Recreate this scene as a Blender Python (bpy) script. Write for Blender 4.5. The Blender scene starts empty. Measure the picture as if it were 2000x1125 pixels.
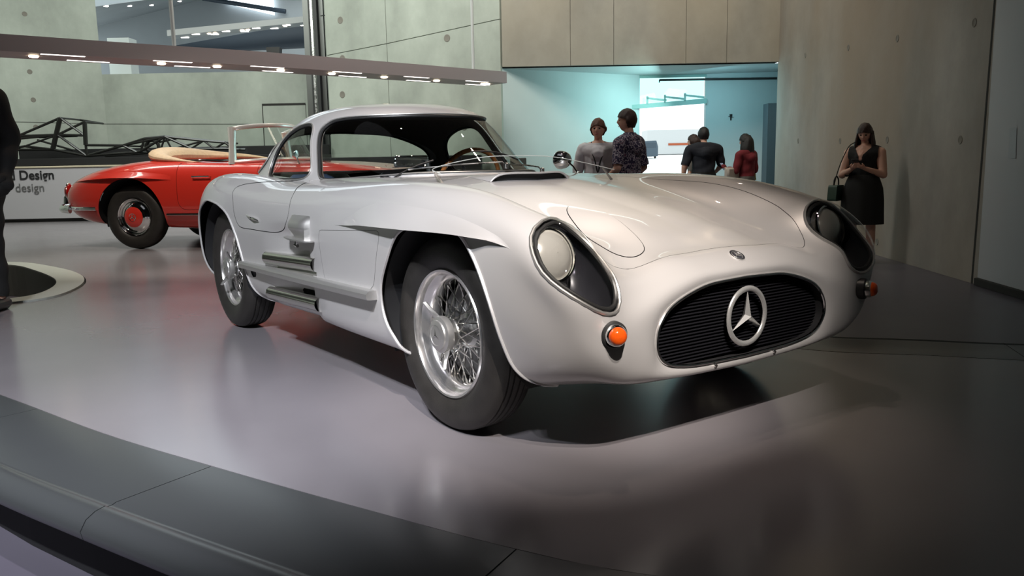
import bpy, bmesh, math, random
import numpy as np
from mathutils import Vector, Matrix
from mathutils.bvhtree import BVHTree
R_ = math.radians
PI = math.pi
rnd = random.Random(7)
scene = bpy.context.scene
C = scene.collection

# ------------------------------------------------------------------ camera
CAM = Vector((2.335, -2.118, 0.905))
YAW, PITCH, ROLL, FPX = 2.5229, -0.1523, -0.0189, 1581.9
def make_camera():
    fw = Vector((math.cos(YAW)*math.cos(PITCH), math.sin(YAW)*math.cos(PITCH), math.sin(PITCH)))
    rt = Vector((math.sin(YAW), -math.cos(YAW), 0.0))
    up = rt.cross(fw)
    r2 = rt*math.cos(ROLL) + up*math.sin(ROLL)
    u2 = -rt*math.sin(ROLL) + up*math.cos(ROLL)
    cd = bpy.data.cameras.new('camera')
    cd.sensor_width = 36.0
    cd.lens = 36.0*FPX/2000.0
    cd.clip_end = 200
    co = bpy.data.objects.new('camera', cd)
    m = Matrix((r2, u2, -fw)).transposed().to_4x4()
    m.translation = CAM
    co.matrix_world = m
    C.objects.link(co)
    scene.camera = co
make_camera()
RYAW = 2.5229; RO = Vector((2.335, -2.118, 0))          # the hall's own axes and origin
FWH = Vector((math.cos(RYAW), math.sin(RYAW), 0)); RTH = Vector((math.sin(RYAW), -math.cos(RYAW), 0))
def rm(D, L, z=0.0):
    """room frame: D metres along the hall's long axis, L metres across, from the visitor's standpoint"""
    v = RO + FWH*D + RTH*L
    return Vector((v.x, v.y, z))
# ------------------------------------------------------------------ world, lights, exposure
vs = scene.view_settings
vs.view_transform = 'Standard'; vs.look = 'None'; vs.gamma = 1.0; vs.use_curve_mapping = False
vs.exposure = 0.0
w = bpy.data.worlds.new('world'); scene.world = w; w.use_nodes = True
bg = w.node_tree.nodes['Background']; bg.inputs[0].default_value = (0.80, 0.93, 1.0, 1); bg.inputs[1].default_value = 0.3
def spot(name, loc, to, power, col, size=45, blend=0.3, rad=0.03):
    l = bpy.data.lights.new(name, 'SPOT'); l.energy = power; l.color = col; l.spot_size = R_(size); l.spot_blend = blend; l.shadow_soft_size = rad
    o = bpy.data.objects.new(name, l); o.location = loc
    o.rotation_euler = (Vector(to)-Vector(loc)).to_track_quat('-Z', 'Y').to_euler(); C.objects.link(o); return o
def area(name, loc, to, power, col, sx, sy):
    l = bpy.data.lights.new(name, 'AREA'); l.shape = 'RECTANGLE'; l.size = sx; l.size_y = sy; l.energy = power; l.color = col
    o = bpy.data.objects.new(name, l); o.location = loc
    o.rotation_euler = (Vector(to)-Vector(loc)).to_track_quat('-Z', 'Y').to_euler(); C.objects.link(o); return o
bg.inputs[0].default_value = (.85, .97, 1.0, 1); bg.inputs[1].default_value = 2.0
# gallery spotlights hung above the car (warm) and beside it (cool), out of the frame; added fills are marked
for k, (dx, dy) in enumerate(((0, 0), (.35, .22), (-.35, -.1))):
    spot('spotlight_key', (2.9+dx, -4.3+dy, 4.8), (-1.6, -1.15, .2), 1150, (.90, .93, 1.0), 37, .8, .025)
for x, y, p in ((.55, -.25, 65), (.15, .15, 80), (-.35, -.05, 120), (-1.2, .1, 90), (-1.9, -.1, 90)):
    spot('spotlight_top', (x-.1, y-.15, 4.9), (x*.9, y*.9, .8), p*1.25, (1.0, .82, .68), 25, .7, .025)
spot('fill_floor', (-.2, -3.2, 5.2), (-.45, -1.75, 0), 620, (.90, .86, 1.0), 30, 1., .05)  # added fill, brightens the floor left of the front wheel
spot('fill_floor_rear', rm(6.4, -2.9, 5.4), rm(6.2, -2.6, 0), 260, (1.0, .68, .50), 44, 1., .05)  # added warm fill, gives the rear floor its orange tint
spot('fill_visitors', rm(6.0, 2.2, 4.6), rm(9.6, 1.2, .9), 95, (1., .9, .9), 24, .8, .05)  # added fill that lifts the couple behind the coupe
spot('spotlight_rear', rm(7.0, 1.2, 5.2), (-1.6, 0, 0.9), 90, (1.0, 0.80, 0.64), 40, .5, .05)
for dx, dy in ((0, 0), (.3, -.35)):
    spot('fill_nose', (4.0+dx, -2.4+dy, 4.7), (.34, -.10-dx*1.4, .54), 1800, (1.0, .91, .84), 15, .7, .025)  # added fills, brighten the nose that the key leaves dark
area('fill_lintel', rm(11.5, 3.4, 6.6), rm(15, 2.6, 3.6), 110, (1., .88, .70), 2.5, 1)  # added warm fill for the lintel, not an actual panel
spot('spotlight_red_car', rm(6.5, -4.0, 5.0), (-6.8, .6, .6), 700, (1.0, 0.88, 0.75), 60, .5, .05)
area('ambient_fill_left', rm(11, -6, 6.6), rm(16, -8, 2), 650, (.95, 1.0, .92), 6, 3)  # added ambient fill for the left walls, not a fitted panel
area('ambient_fill_mid', rm(10, -1.5, 6.8), rm(16, -1.5, 2.5), 330, (1., .98, .90), 4, 2)  # added ambient fill for the middle back wall
area('recess_fill', rm(14.2, 2.2, 6.6), rm(14.5, 2.2, 0), 10, (.8, 1.0, .95), 3, .5)  # added fill high in front of the recess, no fitting there
area('recess_fill', rm(15.2, 3.0, 2.1), rm(15.6, 1.2, 1.3), 34, (.58, 1.0, .97), 1.6, .5)  # added cyan fill standing in for tinted daylight on the recess wall
area('recess_fill', rm(15.3, 3.6, 2.3), rm(16.2, 4.6, 1.0), 14, (.45, .90, 1.), .8, .4)  # added cyan fill, same stand-in on the recess's right side
spot('spotlight_wall', rm(4.5, -1.5, 4.2), rm(9.8, 4.6, .4), 110, (1.0, .80, .6), 38, .8, .05)
area('gallery_lamp', rm(23, -7, 6.3), rm(24, -8, 3), 120, (.9, .98, 1.), 4, 3)
area('ambient_fill_near', rm(3, -3, 6.9), rm(3, -3, 0), 10, (.9, .92, 1.), 5, 3)  # added weak ambient fill over the near floor
# ------------------------------------------------------------------ mesh helpers
def spl_matrix(t, ts):
    """natural cubic spline interpolation matrix"""
    n = len(t); h = np.diff(t)
    A = np.zeros((n, n)); B = np.zeros((n, n)); A[0, 0] = A[-1, -1] = 1
    for i in range(1, n-1):
        A[i, i-1] = h[i-1]; A[i, i] = 2*(h[i-1]+h[i]); A[i, i+1] = h[i]
        B[i, i-1] = 6/h[i-1]; B[i, i] = -6/h[i-1]-6/h[i]; B[i, i+1] = 6/h[i]
    M2 = np.linalg.solve(A, B)
    out = np.zeros((len(ts), n)); I = np.eye(n)
    k = np.clip(np.searchsorted(t, ts, side='right')-1, 0, n-2)
    for r, (s, i) in enumerate(zip(ts, k)):
        a = (t[i+1]-s)/h[i]; b = (s-t[i])/h[i]
        out[r] = a*I[i]+b*I[i+1]+((a**3-a)*M2[i]+(b**3-b)*M2[i+1])*h[i]**2/6
    return out
def tensor(tab, nu, nv, us=None):
    tab = np.array(tab, float)
    du = np.linalg.norm(np.diff(tab, axis=0), axis=2).mean(1); tu = np.concatenate([[0], np.cumsum(du)])
    dv = np.linalg.norm(np.diff(tab, axis=1), axis=2).mean(0); tv = np.concatenate([[0], np.cumsum(dv)])
    if us is None: us = np.linspace(0, tu[-1], nu)
    Mu = spl_matrix(tu, us); Mv = spl_matrix(tv, np.linspace(0, tv[-1], nv))
    return np.einsum('ai,ijk,bj->abk', Mu, tab, Mv)
def grid_faces(nu, nv, closed_v=False):
    i, j = np.meshgrid(np.arange(nu-1), np.arange(nv if closed_v else nv-1), indexing='ij')
    j2 = (j+1) % nv
    return np.stack([i*nv+j, (i+1)*nv+j, (i+1)*nv+j2, i*nv+j2], -1).reshape(-1, 4)
def compact(V, F):
    used = np.zeros(len(V), bool)
    for f in F: used[list(f)] = True
    m = np.cumsum(used)-1
    return V[used], [tuple(m[list(f)]) for f in F]
def clip(V, F, fn):
    """split a polygon mesh by the sign of fn: (inside<0, outside>=0)"""
    val = fn(V); val = np.where(np.abs(val) < 1e-7, 1e-7, val); neg = val < 0
    NV = [tuple(v) for v in V]; cut = {}; A = []; B = []
    def mid(a, b):
        k = (a, b) if a < b else (b, a)
        if k not in cut:
            a_, b_ = k; t = val[a_]/(val[a_]-val[b_]); t = min(max(t, .0), 1.)
            cut[k] = len(NV); NV.append(tuple(V[a_]*(1-t)+V[b_]*t))
        return cut[k]
    for f in F:
        s = [neg[i] for i in f]
        if all(s): A.append(tuple(f)); continue
        if not any(s): B.append(tuple(f)); continue
        pa = []; pb = []
        for q in range(len(f)):
            a, b = int(f[q]), int(f[(q+1) % len(f)])
            (pa if neg[a] else pb).append(a)
            if neg[a] != neg[b]:
                m = mid(a, b); pa.append(m); pb.append(m)
        if len(pa) > 2: A.append(tuple(pa))
        if len(pb) > 2: B.append(tuple(pb))
    NV = np.array(NV)
    ra = compact(NV, A) if A else (np.zeros((0, 3)), []); rb = compact(NV, B) if B else (np.zeros((0, 3)), [])
    return ra, rb
def loops(F):
    """boundary loops as vertex-index lists"""
    e = {}
    for f in F:
        for q in range(len(f)):
            a, b = int(f[q]), int(f[(q+1) % len(f)])
            if (b, a) in e: del e[(b, a)]
            else: e[(a, b)] = 1
    nxt = {}
    for a, b in e: nxt.setdefault(a, []).append(b)
    out = []
    while nxt:
        a = next(iter(nxt)); lp = [a]
        while True:
            l = nxt.get(lp[-1])
            if not l: break
            b = l.pop()
            if not l: del nxt[lp[-1]]
            if b == lp[0]: break
            lp.append(b)
        if len(lp) > 3: out.append(lp)
    return out
def vnormals(V, F):
    N = np.zeros_like(V)
    T = [(f[0], f[i], f[i+1]) for f in F for i in range(1, len(f)-1)]
    T = np.array(T); a, b, c = V[T[:, 0]], V[T[:, 1]], V[T[:, 2]]
    n = np.cross(b-a, c-a)
    for k in range(3): np.add.at(N, T[:, k], n)
    return N/np.maximum(np.linalg.norm(N, axis=1, keepdims=True), 1e-12)
def sdpoly(P, poly):
    """signed distance of 2-D points to a closed polyline, negative inside"""
    P = np.asarray(P, float); out = np.full(len(P), 1e9); ins = np.zeros(len(P), bool)
    A = np.asarray(poly, float); B = np.roll(A, -1, 0)
    for a, b in zip(A, B):
        d = b-a; w_ = P-a
        t = np.clip((w_@d)/max(d@d, 1e-12), 0, 1)
        out = np.minimum(out, np.hypot(w_[:, 0]-t*d[0], w_[:, 1]-t*d[1]))
        c1 = (a[1] <= P[:, 1]) & (b[1] > P[:, 1]); c2 = (a[1] > P[:, 1]) & (b[1] <= P[:, 1])
        cr = d[0]*w_[:, 1]-d[1]*w_[:, 0]
        ins ^= (c1 & (cr > 0)) | (c2 & (cr < 0))
    return np.where(ins, -out, out)
def cr_closed(pts, n=8):
    """closed Catmull-Rom through points"""
    P = np.array(pts, float); m = len(P); out = []
    for i in range(m):
        p0, p1, p2, p3 = P[i-1], P[i], P[(i+1) % m], P[(i+2) % m]
        for k in range(n):
            t = k/n
            out.append(.5*(2*p1+(p2-p0)*t+(2*p0-5*p1+4*p2-p3)*t*t+(3*p1-p0-3*p2+p3)*t**3))
    return np.array(out)
def cr_open(pts, n=8):
    P = np.array(pts, float); P = np.vstack([2*P[0]-P[1], P, 2*P[-1]-P[-2]]); out = []
    for i in range(1, len(P)-2):
        p0, p1, p2, p3 = P[i-1], P[i], P[i+1], P[i+2]
        for k in range(n):
            t = k/n
            out.append(.5*(2*p1+(p2-p0)*t+(2*p0-5*p1+4*p2-p3)*t*t+(3*p1-p0-3*p2+p3)*t**3))
    out.append(P[-2]); return np.array(out)
def round_poly(pts, r, n=6):
    P = np.array(pts, float); m = len(P); out = []
    rr = r if hasattr(r, '__len__') else [r]*m
    for i in range(m):
        a, b, c = P[i-1], P[i], P[(i+1) % m]
        u = a-b; v = c-b; lu, lv = np.linalg.norm(u), np.linalg.norm(v)
        d = min(rr[i], lu*.48, lv*.48); p = b+u/lu*d; q = b+v/lv*d
        for k in range(n+1):
            t = k/n; out.append((1-t)**2*p+2*t*(1-t)*b+t*t*q)
    return np.array(out)
class MB:
    """collects shapes, links them as one mesh object"""
    def __init__(s): s.v = []; s.f = []; s.m = []; s.cur = 0
    def add(s, V, F):
        b = len(s.v); s.v += [tuple(map(float, p)) for p in V]; s.f += [tuple(int(i)+b for i in f) for f in F]; s.m += [s.cur]*len(F); return s
    def box(s, c, d, M=None):
        c = Vector(c); V = []
        for x in (-1, 1):
            for y in (-1, 1):
                for z in (-1, 1):
                    p = Vector((x*d[0]/2, y*d[1]/2, z*d[2]/2))
                    if M: p = M @ p
                    V.append(p+c)
        return s.add(V, [(0, 1, 3, 2), (4, 6, 7, 5), (0, 4, 5, 1), (2, 3, 7, 6), (0, 2, 6, 4), (1, 5, 7, 3)])
    def bbox(s, c, d, b=.004, M=None):
        """box with chamfered edges"""
        c = Vector(c); hx, hy, hz = d[0]/2, d[1]/2, d[2]/2; b = min(b, hx*.9, hy*.9, hz*.9); bm_ = bmesh.new(); V = []
        for x in (-1, 1):
            for y in (-1, 1):
                for z in (-1, 1):
                    V += [(x*hx, y*(hy-b), z*(hz-b)), (x*(hx-b), y*hy, z*(hz-b)), (x*(hx-b), y*(hy-b), z*hz)]
        for p in V:
            p = Vector(p); bm_.verts.new((M @ p if M else p)+c)
        r = bmesh.ops.convex_hull(bm_, input=bm_.verts)
        bm_.verts.index_update()
        VV = [v.co.copy() for v in bm_.verts]; FF = [tuple(v.index for v in f.verts) for f in bm_.faces]; bm_.free()
        return s.add(VV, FF)
    def tube(s, pts, r, n=8, closed=False, caps=True, flat=None):
        P = [Vector(p) for p in pts]; m = len(P); V = []; up = None
        rr = r if hasattr(r, '__len__') else [r]*m
        for i in range(m):
            a = P[i-1] if (i > 0 or closed) else P[i]; b = P[(i+1) % m] if (i < m-1 or closed) else P[i]
            t = (b-a)
            if t.length < 1e-9: t = Vector((0, 0, 1))
            t.normalize()
            if up is None: up = Vector((0, 0, 1)) if abs(t.z) < .9 else Vector((1, 0, 0))
            e1 = up-t*up.dot(t)
            if e1.length < 1e-6: e1 = t.orthogonal()
            e1.normalize(); e2 = t.cross(e1); up = e1
            k1, k2 = flat if flat else (1, 1)
            for k in range(n):
                a_ = 2*PI*k/n; V.append(P[i]+(e1*math.cos(a_)*k1+e2*math.sin(a_)*k2)*rr[i])
        F = []
        for i in range(m if closed else m-1):
            i2 = (i+1) % m
            for k in range(n):
                k2 = (k+1) % n; F.append((i*n+k, i*n+k2, i2*n+k2, i2*n+k))
        if caps and not closed:
            F.append(tuple(range(n-1, -1, -1))); F.append(tuple(range((m-1)*n, m*n)))
        return s.add(V, F)
    def lathe(s, prof, axis='z', o=(0, 0, 0), n=48, close=False):
        """prof: (radius, height)"""
        V = []; o = Vector(o)
        for r, h in prof:
            for k in range(n):
                a = 2*PI*k/n; x, y = r*math.cos(a), r*math.sin(a)
                V.append(o+(Vector((x, y, h)) if axis == 'z' else Vector((x, h, y)) if axis == 'y' else Vector((h, x, y))))
        F = []; m = len(prof)
        for i in range(m if close else m-1):
            i2 = (i+1) % m
            for k in range(n):
                k2 = (k+1) % n
                q = (i*n+k, i*n+k2, i2*n+k2, i2*n+k)
                F.append(q if axis != 'y' else q[::-1])
        return s.add(V, F)
    def prism(s, poly, z0, z1, M=None):
        n = len(poly); V = [Vector((p[0], p[1], z0)) for p in poly]+[Vector((p[0], p[1], z1)) for p in poly]
        if M: V = [M @ v for v in V]
        F = [tuple(range(n-1, -1, -1)), tuple(range(n, 2*n))]+[(i, (i+1) % n, n+(i+1) % n, n+i) for i in range(n)]
        return s.add(V, F)
    def build(s, name, mat, parent=None, smooth=True, loc=None, sharp=40, fix=False):
        me = bpy.data.meshes.new(name); me.from_pydata(s.v, [], s.f)
        mats = mat if isinstance(mat, (list, tuple)) else [mat]
        for q in mats: me.materials.append(q)
        if len(mats) > 1: me.polygons.foreach_set('material_index', s.m)
        if fix:
            bm_ = bmesh.new(); bm_.from_mesh(me); bmesh.ops.recalc_face_normals(bm_, faces=bm_.faces); bm_.to_mesh(me); bm_.free()
        if smooth:
            me.shade_smooth()
            if sharp: me.set_sharp_from_angle(angle=R_(sharp))
        me.update()
        o = bpy.data.objects.new(name, me); C.objects.link(o)
        if parent: o.parent = parent
        if loc is not None: o.location = loc
        return o
def mesh_obj(name, V, F, mat, parent=None, sharp=None):
    return MB().add(V, F).build(name, mat, parent, True, None, sharp)
def thing(name, label, cat, loc=(0, 0, 0), rz=0, group=None, kind=None):
    o = bpy.data.objects.new(name, None); o.empty_display_size = .1; C.objects.link(o); o.location = loc; o.rotation_euler = (0, 0, rz)
    return tag(o, label, cat, group, kind)
def tag(o, label=None, cat=None, group=None, kind=None):
    if label: o['label'] = label
    if cat: o['category'] = cat
    if group: o['group'] = group
    if kind: o['kind'] = kind
    return o
def copy_tree(o, parent=None):
    c = o.copy(); C.objects.link(c); c.parent = parent
    for ch in list(o.children): copy_tree(ch, c)
    return c

# ------------------------------------------------------------------ materials
def mat(name, col, rough=.5, metal=0., coat=0., spec=.5, trans=0., ior=1.45, emit=None, es=0., alpha=1., coatr=.03):
    m = bpy.data.materials.new(name); m.use_nodes = True; b = m.node_tree.nodes['Principled BSDF']
    b.inputs['Base Color'].default_value = (*col, 1); b.inputs['Roughness'].default_value = rough; b.inputs['Metallic'].default_value = metal
    b.inputs['Coat Weight'].default_value = coat; b.inputs['Coat Roughness'].default_value = coatr; b.inputs['Specular IOR Level'].default_value = spec
    b.inputs['Transmission Weight'].default_value = trans; b.inputs['IOR'].default_value = ior; b.inputs['Alpha'].default_value = alpha
    if emit: b.inputs['Emission Color'].default_value = (*emit, 1); b.inputs['Emission Strength'].default_value = es
    return m
def noisy(m, scale=5, amt=.15, bump=0., detail=4, col2=None, coord='Object', stretch=(1, 1, 1), rvar=0., bscale=None):
    """procedural variation of colour, gloss and fine relief"""
    nt = m.node_tree; b = nt.nodes['Principled BSDF']; c = list(b.inputs['Base Color'].default_value)[:3]
    tc = nt.nodes.new('ShaderNodeTexCoord'); mp = nt.nodes.new('ShaderNodeMapping'); mp.inputs['Scale'].default_value = stretch
    nt.links.new(tc.outputs[coord], mp.inputs[0])
    nz = nt.nodes.new('ShaderNodeTexNoise'); nz.inputs['Scale'].default_value = scale; nz.inputs['Detail'].default_value = detail
    nt.links.new(mp.outputs[0], nz.inputs['Vector'])
    rp = nt.nodes.new('ShaderNodeValToRGB'); rp.color_ramp.elements[0].position = .3; rp.color_ramp.elements[1].position = .7
    a = [x*(1-amt) for x in c]; d = col2 if col2 else [min(1, x*(1+amt)) for x in c]
    rp.color_ramp.elements[0].color = (*a, 1); rp.color_ramp.elements[1].color = (*d, 1)
    nt.links.new(nz.outputs['Fac'], rp.inputs[0]); nt.links.new(rp.outputs[0], b.inputs['Base Color'])
    if rvar:
        r0 = b.inputs['Roughness'].default_value
        mr = nt.nodes.new('ShaderNodeMapRange'); mr.inputs[1].default_value = .3; mr.inputs[2].default_value = .7
        mr.inputs[3].default_value = max(0, r0-rvar); mr.inputs[4].default_value = min(1, r0+rvar)
        nt.links.new(nz.outputs['Fac'], mr.inputs[0]); nt.links.new(mr.outputs[0], b.inputs['Roughness'])
    if bump:
        n2 = nt.nodes.new('ShaderNodeTexNoise'); n2.inputs['Scale'].default_value = bscale or scale*12; n2.inputs['Detail'].default_value = 5
        nt.links.new(mp.outputs[0], n2.inputs['Vector'])
        bp = nt.nodes.new('ShaderNodeBump'); bp.inputs['Strength'].default_value = bump; bp.inputs['Distance'].default_value = .01
        nt.links.new(n2.outputs['Fac'], bp.inputs['Height']); nt.links.new(bp.outputs[0], b.inputs['Normal'])
    return m
def glass(name, tint=(1, 1, 1), rough=0., strength=.95, refl=.5):
    """thin clear sheet: straight-through transmission plus Fresnel reflection"""
    m = bpy.data.materials.new(name); m.use_nodes = True; nt = m.node_tree; nt.nodes.clear()
    o = nt.nodes.new('ShaderNodeOutputMaterial'); t = nt.nodes.new('ShaderNodeBsdfTransparent'); t.inputs[0].default_value = (*[x*strength for x in tint], 1)
    g = nt.nodes.new('ShaderNodeBsdfGlossy'); g.inputs['Roughness'].default_value = rough; g.inputs['Color'].default_value = (refl, refl, refl, 1)
    f = nt.nodes.new('ShaderNodeFresnel'); ge = nt.nodes.new('ShaderNodeNewGeometry')
    mr = nt.nodes.new('ShaderNodeMapRange'); mr.inputs[3].default_value = 1.5; mr.inputs[4].default_value = 1/1.5
    nt.links.new(ge.outputs['Backfacing'], mr.inputs[0]); nt.links.new(mr.outputs[0], f.inputs[0]); mx = nt.nodes.new('ShaderNodeMixShader')
    nt.links.new(f.outputs[0], mx.inputs[0]); nt.links.new(t.outputs[0], mx.inputs[1]); nt.links.new(g.outputs[0], mx.inputs[2]); nt.links.new(mx.outputs[0], o.inputs[0])
    return m
M = {}
M['silver'] = mat('silver_paint', (.58, .565, .555), .42, .45, .7, coatr=.03)
M['silver_matte'] = mat('bare_cast_metal', (.55, .54, .52), .38, .85)
M['groove'] = mat('panel_gap_shadow', (.05, .05, .05), .8)
M['chrome'] = mat('chrome', (.88, .88, .87), .06, 1.)
M['brushed'] = noisy(mat('worn_aluminium', (.60, .60, .59), .27, 1.), 9, .12, 0, stretch=(1, 3, 3), rvar=.07)
M['black'] = mat('black_lining', (.008, .008, .009), .7)
M['rubber'] = noisy(mat('tyre_rubber', (.022, .020, .018), .5), 20, .2, .1)
M['chrome2'] = mat('soft_chrome', (.9, .9, .89), .3, .6)
M['star'] = mat('star_chrome', (.88, .88, .86), .2, .8)
M['gasket'] = mat('window_gasket', (.02, .02, .02), .4)
M['glass'] = glass('window_glass', (.93, .97, .95))
M['perspex'] = glass('perspex', (.98, .98, .97), 0, .97, 1.)
M['red'] = mat('red_paint', (.60, .030, .018), .3, .0, 1., coatr=.02)
# ------------------------------------------------------------------ setting
def concrete(name, c, warm=None, scale=.9, rough=.75):
    m = bpy.data.materials.new(name); m.use_nodes = True; nt = m.node_tree; b = nt.nodes['Principled BSDF']; b.inputs['Roughness'].default_value = rough
    tc = nt.nodes.new('ShaderNodeTexCoord'); N = []
    for s, d, st in ((scale, 6, (1, 1, .6)), (scale*5, 5, (1, 1, 1)), (scale*.35, 3, (1, 1, .5))):
        mp = nt.nodes.new('ShaderNodeMapping'); mp.inputs['Scale'].default_value = st; nt.links.new(tc.outputs['Object'], mp.inputs[0])
        n = nt.nodes.new('ShaderNodeTexNoise'); n.inputs['Scale'].default_value = s; n.inputs['Detail'].default_value = d; n.inputs['Roughness'].default_value = .6; nt.links.new(mp.outputs[0], n.inputs['Vector']); N.append(n)
    r = nt.nodes.new('ShaderNodeValToRGB'); r.color_ramp.elements[0].position = .32; r.color_ramp.elements[1].position = .68
    r.color_ramp.elements[0].color = (*[x*.72 for x in c], 1); r.color_ramp.elements[1].color = (*[min(1, x*1.1) for x in c], 1)
    nt.links.new(N[0].outputs['Fac'], r.inputs[0])
    mx = nt.nodes.new('ShaderNodeMixRGB'); mx.blend_type = 'MULTIPLY'; mx.inputs[0].default_value = .22; nt.links.new(r.outputs[0], mx.inputs[1]); nt.links.new(N[1].outputs['Fac'], mx.inputs[2])
    m2 = nt.nodes.new('ShaderNodeMixRGB'); m2.blend_type = 'MIX'; m2.inputs[2].default_value = (*(warm or c), 1)
    r2 = nt.nodes.new('ShaderNodeMapRange'); r2.inputs[1].default_value = .42; r2.inputs[2].default_value = .66; r2.inputs[4].default_value = .8 if warm else 0
    nt.links.new(N[2].outputs['Fac'], r2.inputs[0]); nt.links.new(r2.outputs[0], m2.inputs[0]); nt.links.new(mx.outputs[0], m2.inputs[1]); nt.links.new(m2.outputs[0], b.inputs['Base Color'])
    bp = nt.nodes.new('ShaderNodeBump'); bp.inputs['Strength'].default_value = .15; bp.inputs['Distance'].default_value = .02; nt.links.new(N[1].outputs['Fac'], bp.inputs['Height']); nt.links.new(bp.outputs[0], b.inputs['Normal'])
    return m
M['conc'] = concrete('green_grey_concrete', (.43, .475, .42))
M['conc2'] = concrete('warm_grey_concrete', (.36, .34, .305), (.27, .21, .15))
M['plaster'] = noisy(mat('smooth_pale_wall', (.52, .60, .61), .7), .8, .06)
M['white_wall'] = noisy(mat('grey_white_wall', (.46, .48, .50), .6), .7, .05)
M['joint'] = mat('joint_shadow', (.03, .03, .028), .9)
M['dark'] = mat('dark_ceiling', (.03, .03, .032), .8)
def struct(o, kind='structure'): o['kind'] = kind; return o
def floor_mat(name, c, rough, v=.02, scratches=.02):
    m = noisy(mat(name, c, rough, 0, 0, 1.0), 1.3, .05, 0, rvar=v)
    return m
M['floor'] = floor_mat('painted_floor', (.20, .185, .195), .21)
M['tile'] = floor_mat('border_tile', (.050, .054, .055), .28, 0)
M['lowfloor'] = floor_mat('visitor_floor', (.10, .092, .115), .35)
# platform outline in room frame (D, L)
INN = cr_open([(9.2, -9.6), (6.2, -6.0), (4.2, -3.4), (3.256, -2.129), (2.732, -1.444), (2.39, -.934), (2.065, -.424), (1.808, 0), (1.668, .315), (1.52, .9), (1.45, 1.6), (1.6, 2.6), (2.2, 3.3), (3.0, 3.2), (3.35, 2.72), (3.518, 2.187), (3.62, 1.9), (3.774, 1.412), (4.25, .95), (5.3, .75), (7.6, .4), (9.6, -.6), (12.5, 0.3), (14.6, 1.0)], 6)
def offs(P, d):
    T = np.gradient(P, axis=0); T /= np.linalg.norm(T, axis=1, keepdims=True); return P+np.stack([-T[:, 1], T[:, 0]], 1)*d
from mathutils.geometry import tessellate_polygon
HOLE = cr_closed([(7.95, -4.95), (7.46, -4.42), (6.79, -3.86), (6.25, -3.60), (5.85, -3.58), (5.65, -3.95), (5.45, -4.6), (5.5, -5.6), (6.3, -6.2), (7.5, -6.1), (8.0, -5.5)], 6)
RIM = offs(np.vstack([HOLE, HOLE[:1]]), 0)
hc = HOLE.mean(0); RIMO = HOLE+(HOLE-hc)/np.linalg.norm(HOLE-hc, axis=1, keepdims=True)*.24
outer = [tuple(p) for p in INN]+[(15.2, 1.0), (15.2, -12.5), (9.2, -12.5)]
def slab(name, loops_, z0, z1, mt, parent=None):
    vs_ = [[rm(d, l, z1) for d, l in lp] for lp in loops_]
    tris = tessellate_polygon(vs_); flat = [v for lp in vs_ for v in lp]; n = len(flat)
    V = flat+[Vector((v.x, v.y, z0)) for v in flat]; F = []
    for t in tris:
        a, b, c = [flat[i] for i in t]; up = (b-a).cross(c-a).z > 0
        F.append(tuple(t) if up else tuple(t[::-1]))
        F.append(tuple(i+n for i in (t[::-1] if up else t)))
    k = 0
    for lp in loops_:
        m_ = len(lp)
        for i in range(m_): F.append((k+i, k+(i+1) % m_, k+(i+1) % m_+n, k+i+n))
        k += m_
    return MB().add(V, F).build(name, mt, parent, smooth=False, fix=False)
plat = struct(slab('floor', [outer, [tuple(p) for p in RIMO][::-1]], -.10, 0, M['floor']))
M['curb'] = mat('pale_curb', (.42, .44, .40), .35)
rim = struct(slab('trim_curb', [[tuple(p) for p in RIMO*1+(hc-RIMO)*.012], [tuple(p) for p in HOLE][::-1]], -.3, .012, M['curb'], None))
pit = MB(); k = len(HOLE); pit.add([rm(d, l, .0) for d, l in HOLE]+[rm(d, l, -.5) for d, l in HOLE], [(i, (i+1) % k, k+(i+1) % k, k+i) for i in range(k)]+[tuple(range(k, 2*k))])
struct(pit.build('floor_pit', M['black']))
# border tiles with rounded nosing: cut at the joints seen in the photo
OUT = offs(INN, -.42); OUT2 = offs(INN, -.585)
if np.linalg.norm(OUT[40]-np.array([4, -1.])) < np.linalg.norm(INN[40]-np.array([4, -1.])): OUT = offs(INN, .42)
cum = np.concatenate([[0], np.cumsum(np.linalg.norm(np.diff(INN, axis=0), axis=1))])
def at(P, s): return np.array([np.interp(s, cum, P[:, 0]), np.interp(s, cum, P[:, 1])])
def s_of(pt): return cum[np.argmin(np.linalg.norm(INN-np.array(pt), axis=1))]
sj = [cum[np.argmin(np.linalg.norm(INN-np.array(q), axis=1))] for q in ((2.39, -.934), (1.808, 0))]
step = 1.1; js = [sj[0]-step*k-.02 for k in range(9, 0, -1)]+[sj[0], sj[1]]; x = sj[1]+step
while x < cum[-1]-6.8: js.append(x); x += step
js = [j for j in js if j > 0]
for a, b in zip(js[:-1], js[1:]):
    ss = np.linspace(a+.002, b-.002, 10); V = []
    for s in ss:
        i0 = at(INN, s); o0 = at(OUT, s); d = o0-i0; L_ = np.linalg.norm(d); d /= L_
        prof = [(.004, 0), (L_-.105, 0), (L_-.095, -.0035), (L_-.080, -.0035), (L_-.074, .001), (L_-.045, -.004), (L_-.018, -.018), (L_, -.045), (L_-.006, -.07), (L_-.03, -.088), (L_-.07, -.09)]
        for r, h in prof: q = i0+d*r; V.append(rm(q[0], q[1], h+.001))
    m = MB(); m.add(V, grid_faces(10, 11, True)); m.add(V[:11], [tuple(range(11))]); m.add(V[-11:], [tuple(range(11))[::-1]])
    m.build('border_tile', M['tile'], plat, sharp=50, fix=True)
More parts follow.
